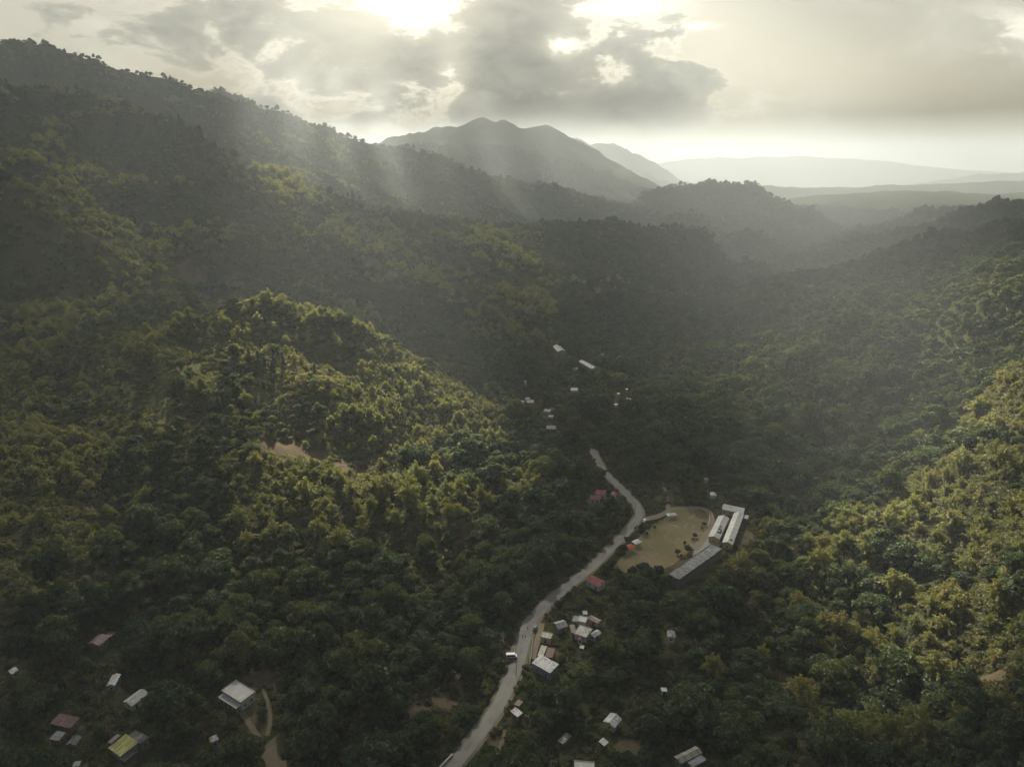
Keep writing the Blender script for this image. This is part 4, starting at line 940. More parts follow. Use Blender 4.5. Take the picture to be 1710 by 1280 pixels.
for px, py, wpx, lb in ((1301,472,7,'brightest white roof in the far valley mouth'),(1249,456,6,'pale roof left of the far valley mouth'),(1266,465,6,'pale roof in the middle of the far hamlet'),(1232,457,5,'leftmost pale roof of the far hamlet')):
    house([(px-wpx/2, py-1.2), (px+wpx/2, py-1), (px+wpx/2, py+1), (px-wpx/2, py+1.2)], lb, 'white', 'white', 4, 'shed', far=True, group='far hamlet roofs')
BAREF = blob(BARE); GRASSF = blob([(a, b, r*(1.45 if (a < 900 and 500 < b < 1000) else 1.1), v) for a, b, r, v in GRASS])
for root, c, g_, L, W, h_ in HOUSES:       # trodden earth round each house
    d_ = np.hypot(c[0], c[1]); r_h = max(L, W)*.62+1.5
    if d_ < 520: BAREF = np.maximum(BAREF, .62*np.exp(-((GX-c[0])**2+(GY-c[1])**2)/(r_h*r_h)))
me = grid_mesh('terrain', GX, GY, HT)
for nm, A in (('bare', BAREF), ('grass', GRASSF)):
    a = me.attributes.new(nm, 'FLOAT', 'POINT'); a.data.foreach_set('value', A.ravel().astype(np.float32))
link('terrain', me, ground_mat(), kind='structure')
# ------------------------------------------------------------------ vegetation placing
rng = np.random.default_rng(5)
CLEAR = np.array(CLEAR)
def poly_in(px, py, poly):
    inside = np.zeros(len(px), bool); n = len(poly)
    for i in range(n):
        x1, y1 = poly[i][:2]; x2, y2 = poly[(i+1) % n][:2]
        c = ((y1 > py) != (y2 > py)) & (px < (x2-x1)*(py-y1)/(y2-y1+1e-12)+x1); inside ^= c
    return inside
def dline(x, y, P):
    b = np.full(len(x), 1e9)
    for p in densify(P, 3.5): b = np.minimum(b, (x-p[0])**2+(y-p[1])**2)
    return np.sqrt(b)
# height of the sight line that just clears the ground in front, on the same polar grid
el = (HT+3-CAMZ)/dist; hor = np.maximum.accumulate(el, axis=0); HID = (hor*dist+CAMZ)-HT     # how much of a tree is hidden
def project(x, y, z):
    dy = y*CP-(z-CAMZ)*SP; v = y*SP+(z-CAMZ)*CP
    return 855+F*x/dy, 640-F*v/dy, dy
def sample(r0, r1, sp, seed):
    g = np.random.default_rng(seed); xs = np.arange(-r1, r1, sp); ys = np.arange(0, r1, sp)
    X, Y = np.meshgrid(xs, ys); X = X+(np.arange(len(ys)) % 2)[:, None]*sp/2
    X = (X+g.uniform(-.42, .42, X.shape)*sp).ravel(); Y = (Y+g.uniform(-.42, .42, Y.shape)*sp).ravel()
    d = np.hypot(X, Y); a = np.abs(np.arctan2(X, Y)); k = (d >= r0) & (d < r1) & (a < R(49)+20/d); X, Y = X[k], Y[k]
    Z = bil(HT, X, Y); px, py, dp = project(X, Y, Z+5)
    mg = 90
    k = (px > -mg-(d[k] < 700)*260) & (px < 1710+mg+(d[k] < 700)*260) & (py > -60) & (py < 1280+150) & (bil(HID, X, Y) < 12+d[k]*.012)
    return X[k], Y[k], Z[k]
def veg_free(X, Y, r=3.0):
    ok = np.ones(len(X), bool); n = np.hypot(X, Y) < 1900
    for cx, cy, ca_, hl, hw in CLEAR:
        dx, dy = X-cx, Y-cy; lx = dx*math.cos(ca_)+dy*math.sin(ca_); ly = -dx*math.sin(ca_)+dy*math.cos(ca_); ok &= ~((np.abs(lx) < hl+r*.8) & (np.abs(ly) < hw+r*.8))
    q = np.hypot(X, Y) < 560
    for P, wd in ((ROADP, 4.3+r),):
        i = np.where(q)[0]; dl = dline(X[i], Y[i], P); ok[i[dl < wd]] = False
        # keep the near side of the road open to view
        u = np.stack([X[i], Y[i]], 1); u = u/np.linalg.norm(u, axis=1)[:, None]
        for kk in (5.0,): dl = dline(X[i]+u[:, 0]*kk, Y[i]+u[:, 1]*kk, P); ok[i[dl < 2.8+r*.4]] = False
    i = np.where(q)[0]
    for poly, grow in ((FIELD, 1.06), (FIELD+np.array([0, -7, 0]), .98)):
        c = poly.mean(0); pp = c+(poly-c)*grow; ins = poly_in(X[i], Y[i], pp); ok[i[ins]] = False
    for P, wd in LANES:
        dl = dline(X[i], Y[i], P); ok[i[dl < wd]] = False
    return ok
LANES = [(gline([(1070,870),(1090,866),(1114,855),(1122,849),(1150,847.5),(1172,848),(1186,856),(1189,872),(1183,888),(1170,906),(1160,918)], -.9), 5.0),
         (gline([(372,1165),(398,1180),(412,1200),(425,1222),(440,1240)]), 2.6), (gline([(446,1228),(452,1205),(450,1180),(440,1150)]), 2.0), (gline([(440,1250),(455,1240),(458,1270),(450,1290)]), 7),
         (gline([(842,1218),(838,1240),(830,1262),(828,1290)]), 1.8), (gline([(905,1040),(900,1060),(893,1085),(889,1100)]), 4.5), (gline([(1184,893),(1180,921),(1152,934)], -.9), 9), (gline([(446,738),(470,745),(505,757),(545,768)]), 2)]
BAMB = [(540,560,42,1),(600,600,40,1),(660,650,38,1),(730,680,36,1),(790,700,30,.9),(600,720,30,1),(560,690,26,.9),(670,740,30,1),(480,540,30,.9),(420,560,26,.8),(240,570,30,.9),(190,590,26,.8),(60,640,40,.9),(30,600,30,.9),(60,760,44,1),(120,820,40,1),(40,880,30,.8),(200,760,26,.7),
        (330,800,20,.7),(380,860,24,.7),(480,820,26,1),(560,830,26,1),(620,840,22,.9),(700,830,26,1),(640,810,14,1),(760,840,22,.8),(440,900,24,.7),(520,880,20,.7),(850,830,20,.6),(420,700,18,.9),(360,650,16,.8),(440,720,12,.9),
        (1550,860,36,1),(1480,880,28,1),(1430,880,20,.9),(1610,800,34,1),(1650,730,30,.9),(1620,900,30,1),(1600,1000,28,1),(1540,1010,20,.9),(1400,930,24,.8),(1340,930,16,.7),(1480,1080,24,.8),(1560,1100,26,.9),(1650,1060,24,.9),(1690,640,34,.9),(1400,1060,20,.8),(1290,1110,10,.9),
        (1460,1230,20,.9),(1330,1190,14,.8),(1660,1150,20,.7),(1600,640,30,.6),(1500,740,26,.5),(1350,1010,12,.7),(1250,960,14,.6),(1200,1130,9,.7),(1700,900,20,.9),
        (800,1150,7,.8),(830,1200,7,.7),(790,1230,8,.8),(120,350,90,.7),(60,430,80,.8),(40,520,50,.8),(130,480,60,.7),(470,290,60,.9),(540,320,60,.9),(600,345,60,.7),(840,430,90,.6),(960,480,80,.6),(1020,470,60,.6),(700,500,80,.6),(900,400,60,.5),(640,400,80,.4),(880,530,60,.5),(780,540,40,.6),(330,400,80,.4),
        (1350,480,80,.5),(1560,520,40,.5),(1260,560,40,.5),(1650,440,50,.5)]
BAMF = blob([(a, b, r*(1.3 if (a < 900 and 500 < b < 1000) else 1.0), v) for a, b, r, v in BAMB])
WET = blob([(430,690,30,1),(350,720,30,1),(400,640,24,1),(490,700,24,1),(290,780,34,1),(230,760,26,1),(330,840,30,1),(130,600,22,.9),(70,630,12,.9),(560,540,16,.8),(640,500,40,1),(700,590,24,1),(500,690,20,1),(880,740,24,1),(780,760,20,.9),(290,700,22,1),(330,880,24,1),(250,930,30,.8),(90,690,14,.7),(600,500,40,1),(700,560,40,1),(1300,600,90,1),(1400,600,60,1),(1200,700,70,1),(560,760,10,.9),(700,775,12,.8),(1500,660,40,.8),(860,600,80,.9),(1500,930,12,.7),(1650,960,14,.8)])

kinds = {'broadleaf': [], 'bamboo': [], 'pine': [], 'shrub': []}
def put(kind, X, Y, Z, S): kinds[kind].append(np.stack([X, Y, Z, S], 1))
RIB = blur(n_m, 2)
for band, (r0, r1, sp, seed) in enumerate(((90, 650, 7.8, 1), (650, 1250, 7.6, 2), (1250, 2200, 8.0, 3), (2200, 4200, 15, 4), (90, 650, 5.3, 6))):
    X, Y, Z = sample(r0, r1, sp, seed); n = len(X); g = np.random.default_rng(seed+50)
    lefthill = (X < -18) & (Z > 19+4*g.random(n))
    if band == 0: X, Y, Z = X[~lefthill], Y[~lefthill], Z[~lefthill]
    if band == 4: X, Y, Z = X[lefthill], Y[lefthill], Z[lefthill]
    n = len(X); band_ = band; band = 0 if band == 4 else band
    bf = bil(BAMF, X, Y)+.35*fbm(X/38, Y/38, 2, 61)
    if band in (1, 2): bf = bf*.8+(X < 60)*(.8*np.clip(bil(RIB, X, Y)-.05, 0, 1)+.15*(fbm(X/120, Y/120, 2, 15) > 0))
    gf = bil(GRASSF, X, Y); ba = bil(BAREF, X, Y); wf = bil(WET, X, Y)
    slp = bil(slope, X, Y); hill = np.clip((Z-8)/30, 0, 1)
    isb = (bf > .36+.2*g.random(n)) & ~((wf > .38) & (g.random(n) < .93))
    left = (X < -20) & (Z > 20)
    gap = np.clip(.06+.5*(fbm(X/50, Y/50, 2, 71) > .10)*left + .25*left, 0, .9)*(1-wf)
    pt = g.random(n)
    keep = (pt > np.maximum(gap, np.clip(gf*1.15, 0, .96))) & (ba < .42)
    keep_b = (ba < .4) & (pt > np.clip(gf*.9, 0, .8)*(.85)) & (g.random(n) < (.8 if band == 0 else .85))
    free = veg_free(X, Y, 2.2)
    sc = np.clip(g.lognormal(-.10, .36, n), .42, 1.9)
    if band_ == 4: sc *= .56
    elif band == 0: sc *= np.where(Z > 20, 1.0, 1.12)
    elif band == 1: sc *= .88
    elif band == 2: sc *= .72
    else: sc *= 1.1
    roomy = veg_free(X, Y, 7.0) if band == 0 else np.ones(n, bool); sc = np.where(roomy, sc, np.minimum(sc, .48))
    m = free & isb & keep_b; put('bamboo', X[m], Y[m], Z[m], sc[m]*(1.05 if band_ == 4 else .95 if band == 0 else 1.0))
    m = free & ~isb & keep & ~((band < 2) & (g.random(n) < np.where(sc > 1.2, .35, 0))); put('broadleaf', X[m], Y[m], Z[m], sc[m])
    if band < 2:
        X2, Y2, Z2 = sample(r0, r1, 3.6 if band == 0 else 6.0, seed+9); gg = np.random.default_rng(seed+99)
        fr = veg_free(X2, Y2, -.5) & (bil(BAREF, X2, Y2) < .5) & (gg.random(len(X2)) < np.where(bil(GRASSF, X2, Y2) > .5, .45, .8))
        put('shrub', X2[fr], Y2[fr], Z2[fr], gg.uniform(.5, 1.3, fr.sum())*(1 if band == 0 else 1.6))
kinds['broadleaf'].append(np.array([(*at_z(a, b, -1), s_) for a, b, s_ in ((1056,968,.75),(1074,962,.9),(1098,966,.85),(1038,972,.6),(1110,978,.7),(1088,975,.8),(1032,962,.45))]))
X, Y, Z = sample(90, 650, 2.7, 77); g = np.random.default_rng(78)
bf = bil(BAMF, X, Y)+.3*fbm(X/30, Y/30, 2, 61); ok_ = (Z > 19) & (bf > .22) & veg_free(X, Y, 0) & (bil(BAREF, X, Y) < .5) & (bil(WET, X, Y) < .6) & (g.random(len(X)) < .85)
CANE = np.stack([X, Y, Z, g.uniform(.7, 1.7, len(X))], 1)[ok_]
# pines: groups on the crests (photo pixel of each)
PIN = [(380,512,490,.8),(405,508,490,.9),(420,505,490,1.0),(430,510,488,.8),(447,508,492,.95),(462,508,494,.8),(515,508,494,.8),(540,512,496,.7),
 (100,163,1032,1.2),(115,164,1034,1),(132,166,1036,1.3),(140,167,1040,1),(150,170,1042,1),(188,184,1048,1.1),(196,186,1050,1.2),(205,189,1052,.9),(286,205,1056,1.2),(300,208,1058,1.4),(306,209,1060,1.1),(318,212,1060,1.2),(333,216,1064,1.5),(373,250,1085,.9),
 (457,292,1125,.9),(495,300,1140,1),(573,318,1172,1.3),(580,318,1174,1.1),(588,320,1178,1.4),(600,325,1184,1.2),(607,328,1190,1),(622,335,1198,1.1),(642,340,1212,1.1),(668,350,1230,.8),(680,352,1240,.8),(40,140,1026,1),(10,134,1022,1.2),(60,150,1030,.8),
 (1430,440,1010,.8),(1352,470,985,.7),(1570,402,1010,1),(1585,400,1008,.8),(1690,377,960,.8),(36,540,520,.8),(505,742,378,.55),(498,744,378,.5),(478,745,380,.45)]
pp = []
for px, py, Yd, s in PIN:
    x, y, z_ = at_y(px, py, Yd); pp.append((x, y, float(bil(HT, x, y)), s))
PINES = np.array(pp)
g = np.random.default_rng(8); q = []
for k in range(520):      # the wooded skyline of the second ridge
    t = g.random(); px = t*1000; Yd = 1950+t*1080; py = np.interp(px, [0, 100, 200, 300, 400, 500, 560, 620, 700, 800, 880, 950, 1020], [63, 86, 116, 146, 176, 201, 227, 246, 264, 286, 302, 321, 345])
    x, y, _ = at_y(px, py, Yd); y += g.normal(0, 18); q.append((x, y, float(bil(HT, x, y)), g.uniform(.45, 1.05)))
PINES_FAR = np.array(q)

protoc = {}
def proto_collection(name, items, mats):
    c = bpy.data.collections.new(name)
    for k, me in enumerate(items):
        for m in mats: me.materials.append(m)
        o = bpy.data.objects.new('%s_form_%02d' % (name, k), me); c.objects.link(o)
    return c
def joined(cr, tr, name):
    j = MB()
    for v_, f_, t_, l_, in zip(cr.v, cr.f, cr.tone, cr.leaf): pass
    j.v = list(cr.v); j.f = list(cr.f); j.tone = list(cr.tone); j.leaf = list(cr.leaf); j.mi = list(cr.mi); j.n = cr.n
    if tr is not None:
        for v_, f_, t_, l_ in zip(tr.v, tr.f, tr.tone, tr.leaf):
            j.v.append(v_); j.f.append(f_+cr.n); j.tone.append(t_); j.leaf.append(l_); j.mi.append(np.full(len(f_), 1))
        j.n += tr.n
    return j.mesh(name)
def scatter(name, coll, data, seed, nproto, lo=0):
    """one object of kind stuff: instances on points"""
    g = np.random.default_rng(seed); n = len(data); me = bpy.data.meshes.new(name)
    me.vertices.add(n); me.vertices.foreach_set('co', data[:, :3].ravel())
    def at(nm, typ, arr, key='value'):
        a = me.attributes.new(nm, typ, 'POINT'); a.data.foreach_set(key, arr)
    at('form', 'INT', g.integers(0, nproto, n).astype(np.int32))
    rot = np.stack([g.normal(0, .05, n), g.normal(0, .05, n), g.uniform(0, 6.283, n)], 1); at('turn', 'FLOAT_VECTOR', rot.ravel().astype(np.float32), 'vector')
    s = data[:, 3:4]*np.array([1, 1, 1])*g.uniform(.82, 1.2, (n, 3)); at('size', 'FLOAT_VECTOR', s.ravel().astype(np.float32), 'vector')
    o = link(name, me, (), kind='stuff')
    ng = bpy.data.node_groups.new(name, 'GeometryNodeTree')
    ng.interface.new_socket(name='Geometry', in_out='INPUT', socket_type='NodeSocketGeometry'); ng.interface.new_socket(name='Geometry', in_out='OUTPUT', socket_type='NodeSocketGeometry')
    gi = ng.nodes.new('NodeGroupInput'); go = ng.nodes.new('NodeGroupOutput'); ci = ng.nodes.new('GeometryNodeCollectionInfo'); ci.inputs[0].default_value = coll; ci.inputs[1].default_value = True; ci.inputs[2].default_value = True
    iop = ng.nodes.new('GeometryNodeInstanceOnPoints'); iop.inputs['Pick Instance'].default_value = True
    def na(nm, typ):
        a = ng.nodes.new('GeometryNodeInputNamedAttribute'); a.data_type = typ; a.inputs[0].default_value = nm; return a.outputs[0]
    L = ng.links.new; L(gi.outputs[0], iop.inputs['Points']); L(ci.outputs[0], iop.inputs['Instance']); L(na('form', 'INT'), iop.inputs['Instance Index'])
    L(na('turn', 'FLOAT_VECTOR'), iop.inputs['Rotation']); L(na('size', 'FLOAT_VECTOR'), iop.inputs['Scale']); L(iop.outputs[0], go.inputs[0])
    md = o.modifiers.new('scatter', 'NODES'); md.node_group = ng
    return o
BR = [broadleaf(10+k, k) for k in range(6)]; BRL = [broadleaf(30+k, k, .30) for k in range(4)]
BA = [bamboo(50+k) for k in range(4)]; BAL = [bamboo(70+k, .35) for k in range(3)]
PI = [pine(80+k) for k in range(3)]

# landmarks in the photo, used to say which plant is which
LM = [('yellow-roofed house', 208, 1245), ('flat-roofed white house', 398, 1155), ('dull red roof', 275, 1147), ('rusty striped shack', 162, 1070), ('small white-roofed house', 188, 1133), ('half-hidden roof at the left edge', 22, 1118), ('slatted shack', 108, 1202),
      ('large pale-roofed hall', 908, 1106), ('tan-roofed shop', 905, 1085), ('roadside cluster', 978, 1045), ('white roof on the lower roadside', 862, 1186), ('cream house with maroon sheets', 1023, 1203), ('square white awning', 1008, 1237), ('wide tan roof at the bottom', 1148, 1260), ('lone house in the forest', 1121, 1057), ('red roof beside the main road', 995, 968),
      ('red-roofed house above the bend', 1000, 823), ('white roof behind the school', 1190, 826), ('long two-storey school block', 1160, 938), ('right-hand school block', 1225, 880), ('red canopy tent', 1052, 913), ('road bend by the field', 1068, 855), ('paved yard', 455, 1255), ('white parapet', 745, 1272),
      ('bare brown path on the left hill', 520, 762), ('bare earth on the left edge', 80, 955), ('wooded top of the left hill', 430, 508), ('right shoulder of the left hill', 640, 570), ('foot of the left hill', 900, 770), ('left end of the hill crest', 20, 577), ('left village cluster', 880, 675), ('right village cluster', 1045, 675),
      ('grassy gully on the left hill', 590, 655), ('bare strip on the right slope', 1420, 885), ('right frame edge at mid height', 1705, 600), ('right frame edge above the middle', 1705, 440), ('lower right corner', 1700, 1270), ('bottom right slope foot', 1320, 1270), ('lower right frame edge', 1705, 1050), ('right frame edge at the bamboo', 1705, 820), ('lower left corner', 10, 1275),
      ('bottom edge left of the road', 620, 1275), ('dark gully on the left hill', 300, 760), ('brown clearing left of the road', 700, 1185), ('saddle of the valley floor', 780, 1040), ('left frame edge at mid height', 5, 760), ('middle of the right slope', 1400, 760), ('crest of the right hill', 1450, 440), ('far left ridge crest', 130, 165), ('lit ridge crest', 590, 322), ('end of the second ridge', 900, 305), ('top left skyline', 100, 85), ('middle of the second skyline', 480, 197)]
ORD = ['', 'second ', 'third ', 'fourth ', 'fifth ', 'sixth ', 'seventh ', 'eighth ', 'ninth ', 'tenth ', 'eleventh ', 'twelfth ', 'thirteenth ', 'fourteenth ', 'fifteenth ', 'sixteenth ', 'seventeenth ', 'eighteenth ', 'nineteenth ', 'twentieth ']
for t_ in ('twenty', 'thirty', 'forty', 'fifty'):
    ORD += ['%s-%s ' % (t_, u_) for u_ in ('first', 'second', 'third', 'fourth', 'fifth', 'sixth', 'seventh', 'eighth', 'ninth')]+[{'twenty': 'thirtieth ', 'thirty': 'fortieth ', 'forty': 'fiftieth ', 'fifty': 'sixtieth '}[t_]]
DIRS = ['right of', 'upper right of', 'above', 'upper left of', 'left of', 'lower left of', 'below', 'lower right of']
_lab = {}
def plant_labels(noun, data, hgt):
    out = [None]*len(data); bins = {}
    for i, (x, y, z_, s) in enumerate(data):
        a, b, _ = project(x, y, z_+hgt*s*.6); best = min(LM, key=lambda l: (l[1]-a)**2+(l[2]-b)**2)
        k = int(round(math.atan2(-(b-best[2]), a-best[1])/(math.pi/4))) % 8
        bins.setdefault((best[0], k), []).append((math.hypot(a-best[1], b-best[2]), i))
    for (nm, k), l in bins.items():
        for r_, (_, i) in enumerate(sorted(l)):
            o_ = ORD[min(r_, len(ORD)-1)]; out[i] = (('nearest ' if r_ == 0 else o_+'nearest ')+noun+' '+DIRS[k]+' the '+nm)
    return out
def plant_things(kname, cat, noun, protos, mats, data, hgt, grp, seed, trunk='trunk', crown='crown'):
    g = np.random.default_rng(seed); meshes = []
    for k, (cr, tr) in enumerate(protos):
        a = cr.mesh('%s_crown' % kname) if cr is not None else None; a.materials.append(mats[0])
        b = tr.mesh('%s_trunk' % kname, True); b.materials.append(mats[1]); meshes.append((a, b))
    labs = plant_labels(noun, data, hgt)
    for (x, y, z_, s), lb in zip(data, labs):
        a, b = meshes[g.integers(0, len(meshes))]
        r = empty(kname, (x, y, z_), g.uniform(0, 6.28), label=lb, category=cat, group=grp); r.scale = tuple(s*g.uniform(.84, 1.18, 3))
        link(crown, a, (), r); link(trunk, b, (), r)
def biggest(data, n, hgt):
    px, py, dp = project(data[:, 0], data[:, 1], data[:, 2]+hgt*.6*data[:, 3])
    inn = (px > 0) & (px < 1710) & (py > 0) & (py < 1280) & (bil(HID, data[:, 0], data[:, 1]) < 6*data[:, 3])
    sc = np.where(inn, data[:, 3]/dp, 0); o = np.argsort(-sc); k = o[:n]; rest = np.ones(len(data), bool); rest[k] = False
    return data[k], data[rest]
def cat_(k): return np.concatenate(kinds[k])
NTHING = 300
bl, bl_rest = biggest(cat_('broadleaf'), NTHING, 9); bb, bb_rest = biggest(cat_('bamboo'), NTHING, 9)
allp = np.concatenate([PINES, PINES_FAR]); pi_, pi_rest = biggest(allp, 200, 12)
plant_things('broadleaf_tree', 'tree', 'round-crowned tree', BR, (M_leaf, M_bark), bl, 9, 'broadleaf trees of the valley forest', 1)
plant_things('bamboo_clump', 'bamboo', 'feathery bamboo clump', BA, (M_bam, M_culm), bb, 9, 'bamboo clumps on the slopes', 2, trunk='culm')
plant_things('pine_tree', 'pine', 'dark pine', PI, (M_pine, M_bark), pi_, 12, 'pines on the ridge crests', 3)
dd = lambda A: np.hypot(A[:, 0], A[:, 1])
c1 = proto_collection('tree_near', [joined(a, b, 'tree_near') for a, b in BR], (M_leaf, M_bark)); c2 = proto_collection('tree_distant', [joined(a, b, 'tree_distant') for a, b in BRL], (M_leaf, M_bark))
c3 = proto_collection('bamboo_near', [joined(a, b, 'bamboo_near') for a, b in BA], (M_bam, M_culm)); c4 = proto_collection('bamboo_distant', [joined(a, b, 'bamboo_distant') for a, b in BAL], (M_bam, M_culm))
c5 = proto_collection('pine_far', [joined(a, b, 'pine_far') for a, b in PI], (M_pine, M_bark))
c6 = proto_collection('shrub_near', [shrub(90+k).mesh('shrub_near') for k in range(5)], (M_shrub,))
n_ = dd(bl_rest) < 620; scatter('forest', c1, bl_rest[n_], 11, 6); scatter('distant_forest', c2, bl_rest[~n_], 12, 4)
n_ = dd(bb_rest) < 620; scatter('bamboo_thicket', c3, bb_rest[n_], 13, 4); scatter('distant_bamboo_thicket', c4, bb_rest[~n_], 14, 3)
if len(pi_rest): scatter('ridge_forest', c5, pi_rest, 15, 3)
c7 = proto_collection('cane_near', [shrub(190+k, 110).mesh('cane_near') for k in range(4)], (M_cane,))
scatter('bamboo_scrub', c7, CANE, 17, 4)
scatter('undergrowth', c6, cat_('shrub'), 16, 5)
# palms, bare trees, small trees on the field
def at_px(l, Yd=None): return np.array([(*hit(a, b), s) for a, b, s in l])
pl = at_px([(1555,402,1.0),(1320,610,.9),(250,1190,.75),(560,1085,.7),(930,1180,.7),(1090,1010,.7),(760,1220,.7),(690,1235,.7)])
plant_things('palm_tree', 'palm', 'slender palm', [palm(3), palm(4)], (M_leaf, M_bark), pl, 10, 'palms among the forest', 4)
bt = at_px([(975,1066,.8),(986,1068,.75),(965,1072,.6),(630,1060,.7),(612,1118,.7),(840,1075,.7)])
plant_things('bare_tree', 'tree', 'leafless pale tree', [bare_tree(3), bare_tree(5)], (M_pale, M_pale), bt, 6, 'leafless pale trees', 5, crown='branches')
ft = np.array([(*at_z(a, b, -1), s) for a, b, s in ((1131.5,926,.42),(1148,922,.5),(1143,910,.28),(1160,898,.32),(1157,903,.22),(1098,872,.3),(1093,884,.28),(1105,869,.22),(1176,878,.3),(1172,884,.25),(1138,930,.2),(1080,893,.25))])
LMS = LM; LM = [('sports field', 1110, 905)]
plant_things('young_tree', 'tree', 'small isolated tree', [broadleaf(5, 0, .5)], (M_leaf, M_bark), ft, 9, 'small trees round the sports field', 6)
print('COUNTS', len(bl), len(bl_rest), len(bb), len(bb_rest), len(cat_('shrub')))
# ------------------------------------------------------------------ small things: vehicles, poles, people
def bevel_box(bm, x0, x1, y0, y1, z0, z1, bv=.08):
    b2 = bmesh.new(); box(b2, x0, x1, y0, y1, z0, z1); bmesh.ops.bevel(b2, geom=b2.edges[:], offset=bv, segments=2, affect='EDGES'); me = bpy.data.meshes.new('t'); b2.to_mesh(me); b2.free(); bm.from_mesh(me); bpy.data.meshes.remove(me)
M_paint, _, _b = mat('white paint', .35, .5); _b.inputs['Base Color'].default_value = (.72, .72, .70, 1)
M_paint2, _, _b = mat('dark paint', .35, .5); _b.inputs['Base Color'].default_value = (.05, .06, .08, 1)
M_tyre, _, _b = mat('tyre', .9, .2); _b.inputs['Base Color'].default_value = (.015, .015, .015, 1)
M_wood, _, _b = mat('weathered pole', .9, .2); _b.inputs['Base Color'].default_value = (.16, .14, .12, 1)
def ground_rot(x, y):
    return float(bil(HT, x, y))
def vehicle(name, px, py, rz, label, cat, L, W, Hh, m, van=True):
    x, y, z_ = hit(px, py); r = empty(name, (x, y, z_+.28), rz, label=label, category=cat)
    bm = bmesh.new(); bevel_box(bm, -L/2, L/2, -W/2, W/2, .35, 1.0, .12)
    if van: bevel_box(bm, -L/2+.02, L/2-.75, -W/2+.05, W/2-.05, .9, Hh, .16)
    else: bevel_box(bm, -L/2+.7, L/2-1.2, -W/2+.1, W/2-.1, .9, Hh, .2)
    bobj('body', bm, m, r)
    x1 = L/2-.76 if van else L/2-1.22; x0 = -L/2 if van else -L/2+.68
    bm = bmesh.new(); box(bm, x1-.02, x1+.03, -W/2+.2, W/2-.2, 1.08, Hh-.15); bobj('windscreen', bm, M_dark, r)
    for s in (-1, 1):
        yy = s*(W/2-(.05 if van else .1)); bm = bmesh.new(); box(bm, x0+.35, x1-.2, min(yy, yy+s*.015), max(yy, yy+s*.015), 1.1, Hh-.2); bobj('side_window', bm, M_dark, r)
        bm = bmesh.new(); box(bm, L/2-.01, L/2+.03, s*(W/2-.3)-.15, s*(W/2-.3)+.15, .62, .8); bobj('headlight', bm, M_frame, r)
        for wx_ in (-L/2+.8, L/2-.8):
            bm = bmesh.new(); bmesh.ops.create_cone(bm, cap_ends=True, segments=14, radius1=.34, radius2=.34, depth=.22, matrix=Matrix.Translation((wx_, s*(W/2-.08), .34)) @ Matrix.Rotation(R(90), 4, 'X')); bobj('wheel', bm, M_tyre, r)
vehicle('minibus', 854.3, 1097.5, R(3), 'white minibus parked on the left verge opposite the large hall', 'minibus', 5.0, 1.9, 2.1, M_paint)
vehicle('parked_car', 893.5, 1050, R(75), 'small dark car parked between the road and the cream rubble roof', 'car', 4.1, 1.7, 1.5, M_paint2, False)
vehicle('parked_car', 1076, 871, R(60), 'pale car parked on the dirt beside the bend by the field', 'car', 4.1, 1.7, 1.5, M_paint, False)
def pole(px, py, label, rz):
    x, y, z_ = hit(px, py); r = empty('utility_pole', (x, y, z_), rz, label=label, category='pole', group='utility poles along the road')
    bm = bmesh.new(); bmesh.ops.create_cone(bm, cap_ends=True, segments=8, radius1=.17, radius2=.11, depth=10.5, matrix=Matrix.Translation((0, 0, 4.5))); bobj('shaft', bm, M_wood, r)
    bm = bmesh.new(); box(bm, -1.1, 1.1, -.06, .06, 9.0, 9.14); bobj('crossarm', bm, M_wood, r)
    return Vector((x, y, z_+9.2))
PT = [pole(px, py, lb, R(30)) for px, py, lb in ((862, 1128, 'pole on the left verge below the minibus'), (893, 1012, 'pole at the road bend above the roadside cluster'), (944, 964, 'pole on the straight halfway up the road'), (1003, 912, 'pole beside the road left of the red tent'), (1060, 862, 'pole at the outer road bend by the field'))]
M_skin, _, _b = mat('skin', .6, .3); _b.inputs['Base Color'].default_value = (.09, .05, .032, 1)
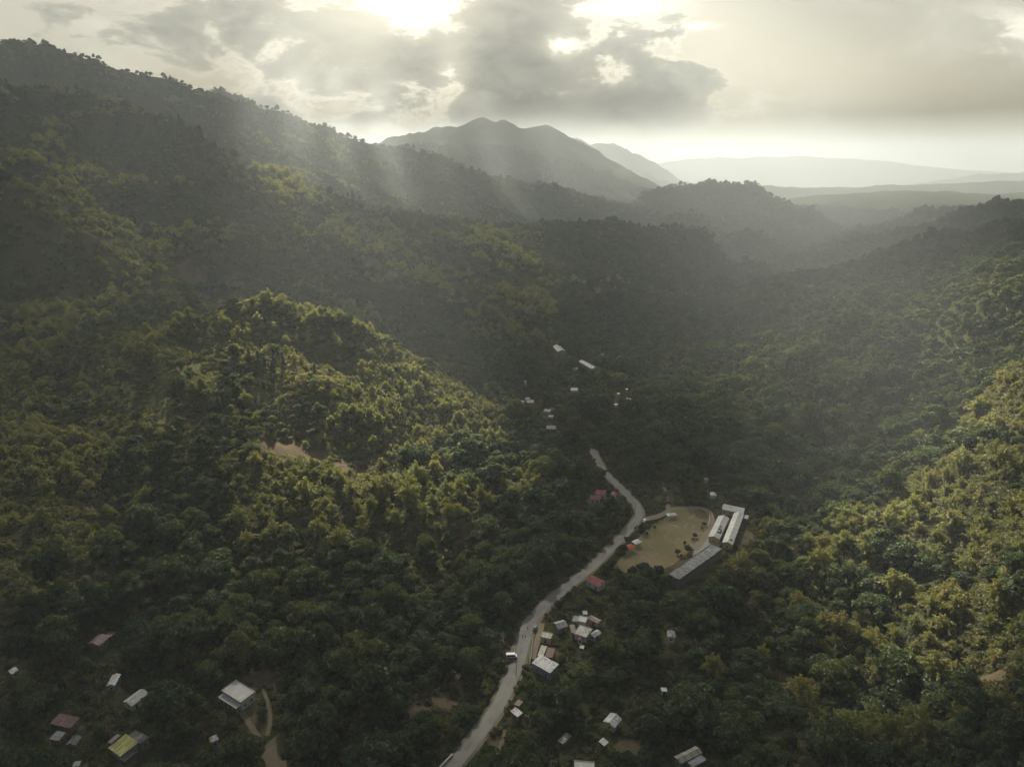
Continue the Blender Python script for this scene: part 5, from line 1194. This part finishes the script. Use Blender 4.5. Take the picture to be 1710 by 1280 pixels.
def person(px, py, rz, shirt, trousers, label, walk=.25):
    x, y, z_ = hit(px, py); r = empty('person', (x, y, z_+.24), rz, label=label, category='person', group='people walking on the road')
    J = [(0, 0, .95), (0, 0, 1.15), (0, 0, 1.38), (0, 0, 1.5), (0, .02, 1.6), (0, .02, 1.72), (.1, 0, .9), (.1, walk, .5), (.1, walk*1.3, .06), (.1, walk*1.3+.17, .03), (-.1, 0, .9), (-.1, -walk*.5, .5), (-.1, -walk*1.4, .09), (-.1, -walk*1.4+.16, .03),
         (.19, 0, 1.40), (.25, -.08, 1.12), (.26, .03, .88), (.26, .07, .78), (-.19, 0, 1.40), (-.25, .1, 1.12), (-.26, .2, .9), (-.26, .25, .81)]
    Ed = [(0, 1), (1, 2), (2, 3), (3, 4), (4, 5), (0, 6), (6, 7), (7, 8), (8, 9), (0, 10), (10, 11), (11, 12), (12, 13), (2, 14), (14, 15), (15, 16), (16, 17), (2, 18), (18, 19), (19, 20), (20, 21)]
    Rd = [.13, .12, .15, .055, .09, .085, .09, .06, .045, .04, .09, .06, .045, .04, .06, .045, .035, .04, .06, .045, .035, .04]
    def skin(name, js, es, grow, m, parent):
        mp = {j: i for i, j in enumerate(js)}; me = bpy.data.meshes.new(name); me.from_pydata([J[j] for j in js], [(mp[a], mp[b]) for a, b in es], [])
        o = link(name, me, m, parent); sk = o.modifiers.new('skin', 'SKIN')
        for j, v in zip(js, me.skin_vertices[0].data): v.radius = (Rd[j]+grow, Rd[j]+grow); v.use_root = False
        me.skin_vertices[0].data[0].use_root = True
        s = o.modifiers.new('sub', 'SUBSURF'); s.levels = s.render_levels = 1; return o
    bpy.data.meshes.new('x') if False else None
    def mesh_skin(name, js, es, grow, m, parent):
        me_ok = skin(name, js, es, grow, m, parent); return me_ok
    for name, js, es, gr, m in (('body', list(range(22)), Ed, 0, M_skin), ('shirt', [0, 1, 2, 14, 15, 18, 19], [(0, 1), (1, 2), (2, 14), (14, 15), (2, 18), (18, 19)], .018, shirt), ('trousers', [0, 6, 7, 8, 10, 11, 12], [(0, 6), (6, 7), (7, 8), (0, 10), (10, 11), (11, 12)], .016, trousers)):
        mp = {j: i for i, j in enumerate(js)}; me = bpy.data.meshes.new(name); me.from_pydata([J[j] for j in js], [(mp[a], mp[b]) for a, b in es], [])
        bm = bmesh.new(); bm.from_mesh(me); lay = bm.verts.layers.skin.verify()
        for v, j in zip(bm.verts, js): v[lay].radius = (Rd[j]+gr, Rd[j]+gr); v[lay].use_root = (v.index == 0)
        bm.to_mesh(me); bm.free(); o = link(name, me, m, r); o.modifiers.new('skin', 'SKIN'); s = o.modifiers.new('sub', 'SUBSURF'); s.levels = s.render_levels = 1
    bm = bmesh.new(); bmesh.ops.create_uvsphere(bm, u_segments=10, v_segments=6, radius=.105, matrix=Matrix.Translation((0, -.005, 1.73))); bobj('hair', bm, M_tyre, r)
person(872.7, 1064.5, R(10), M_paint2, M_tyre, 'person in dark clothes walking up the left side of the road'); person(877.3, 1065.5, R(-5), WM['blue'], M_paint2, 'person in a blue-grey shirt walking in the middle of the road', .2)
person(881, 1051, R(175), M_tyre, M_paint2, 'person in black walking down the road nearer the bend', .28)
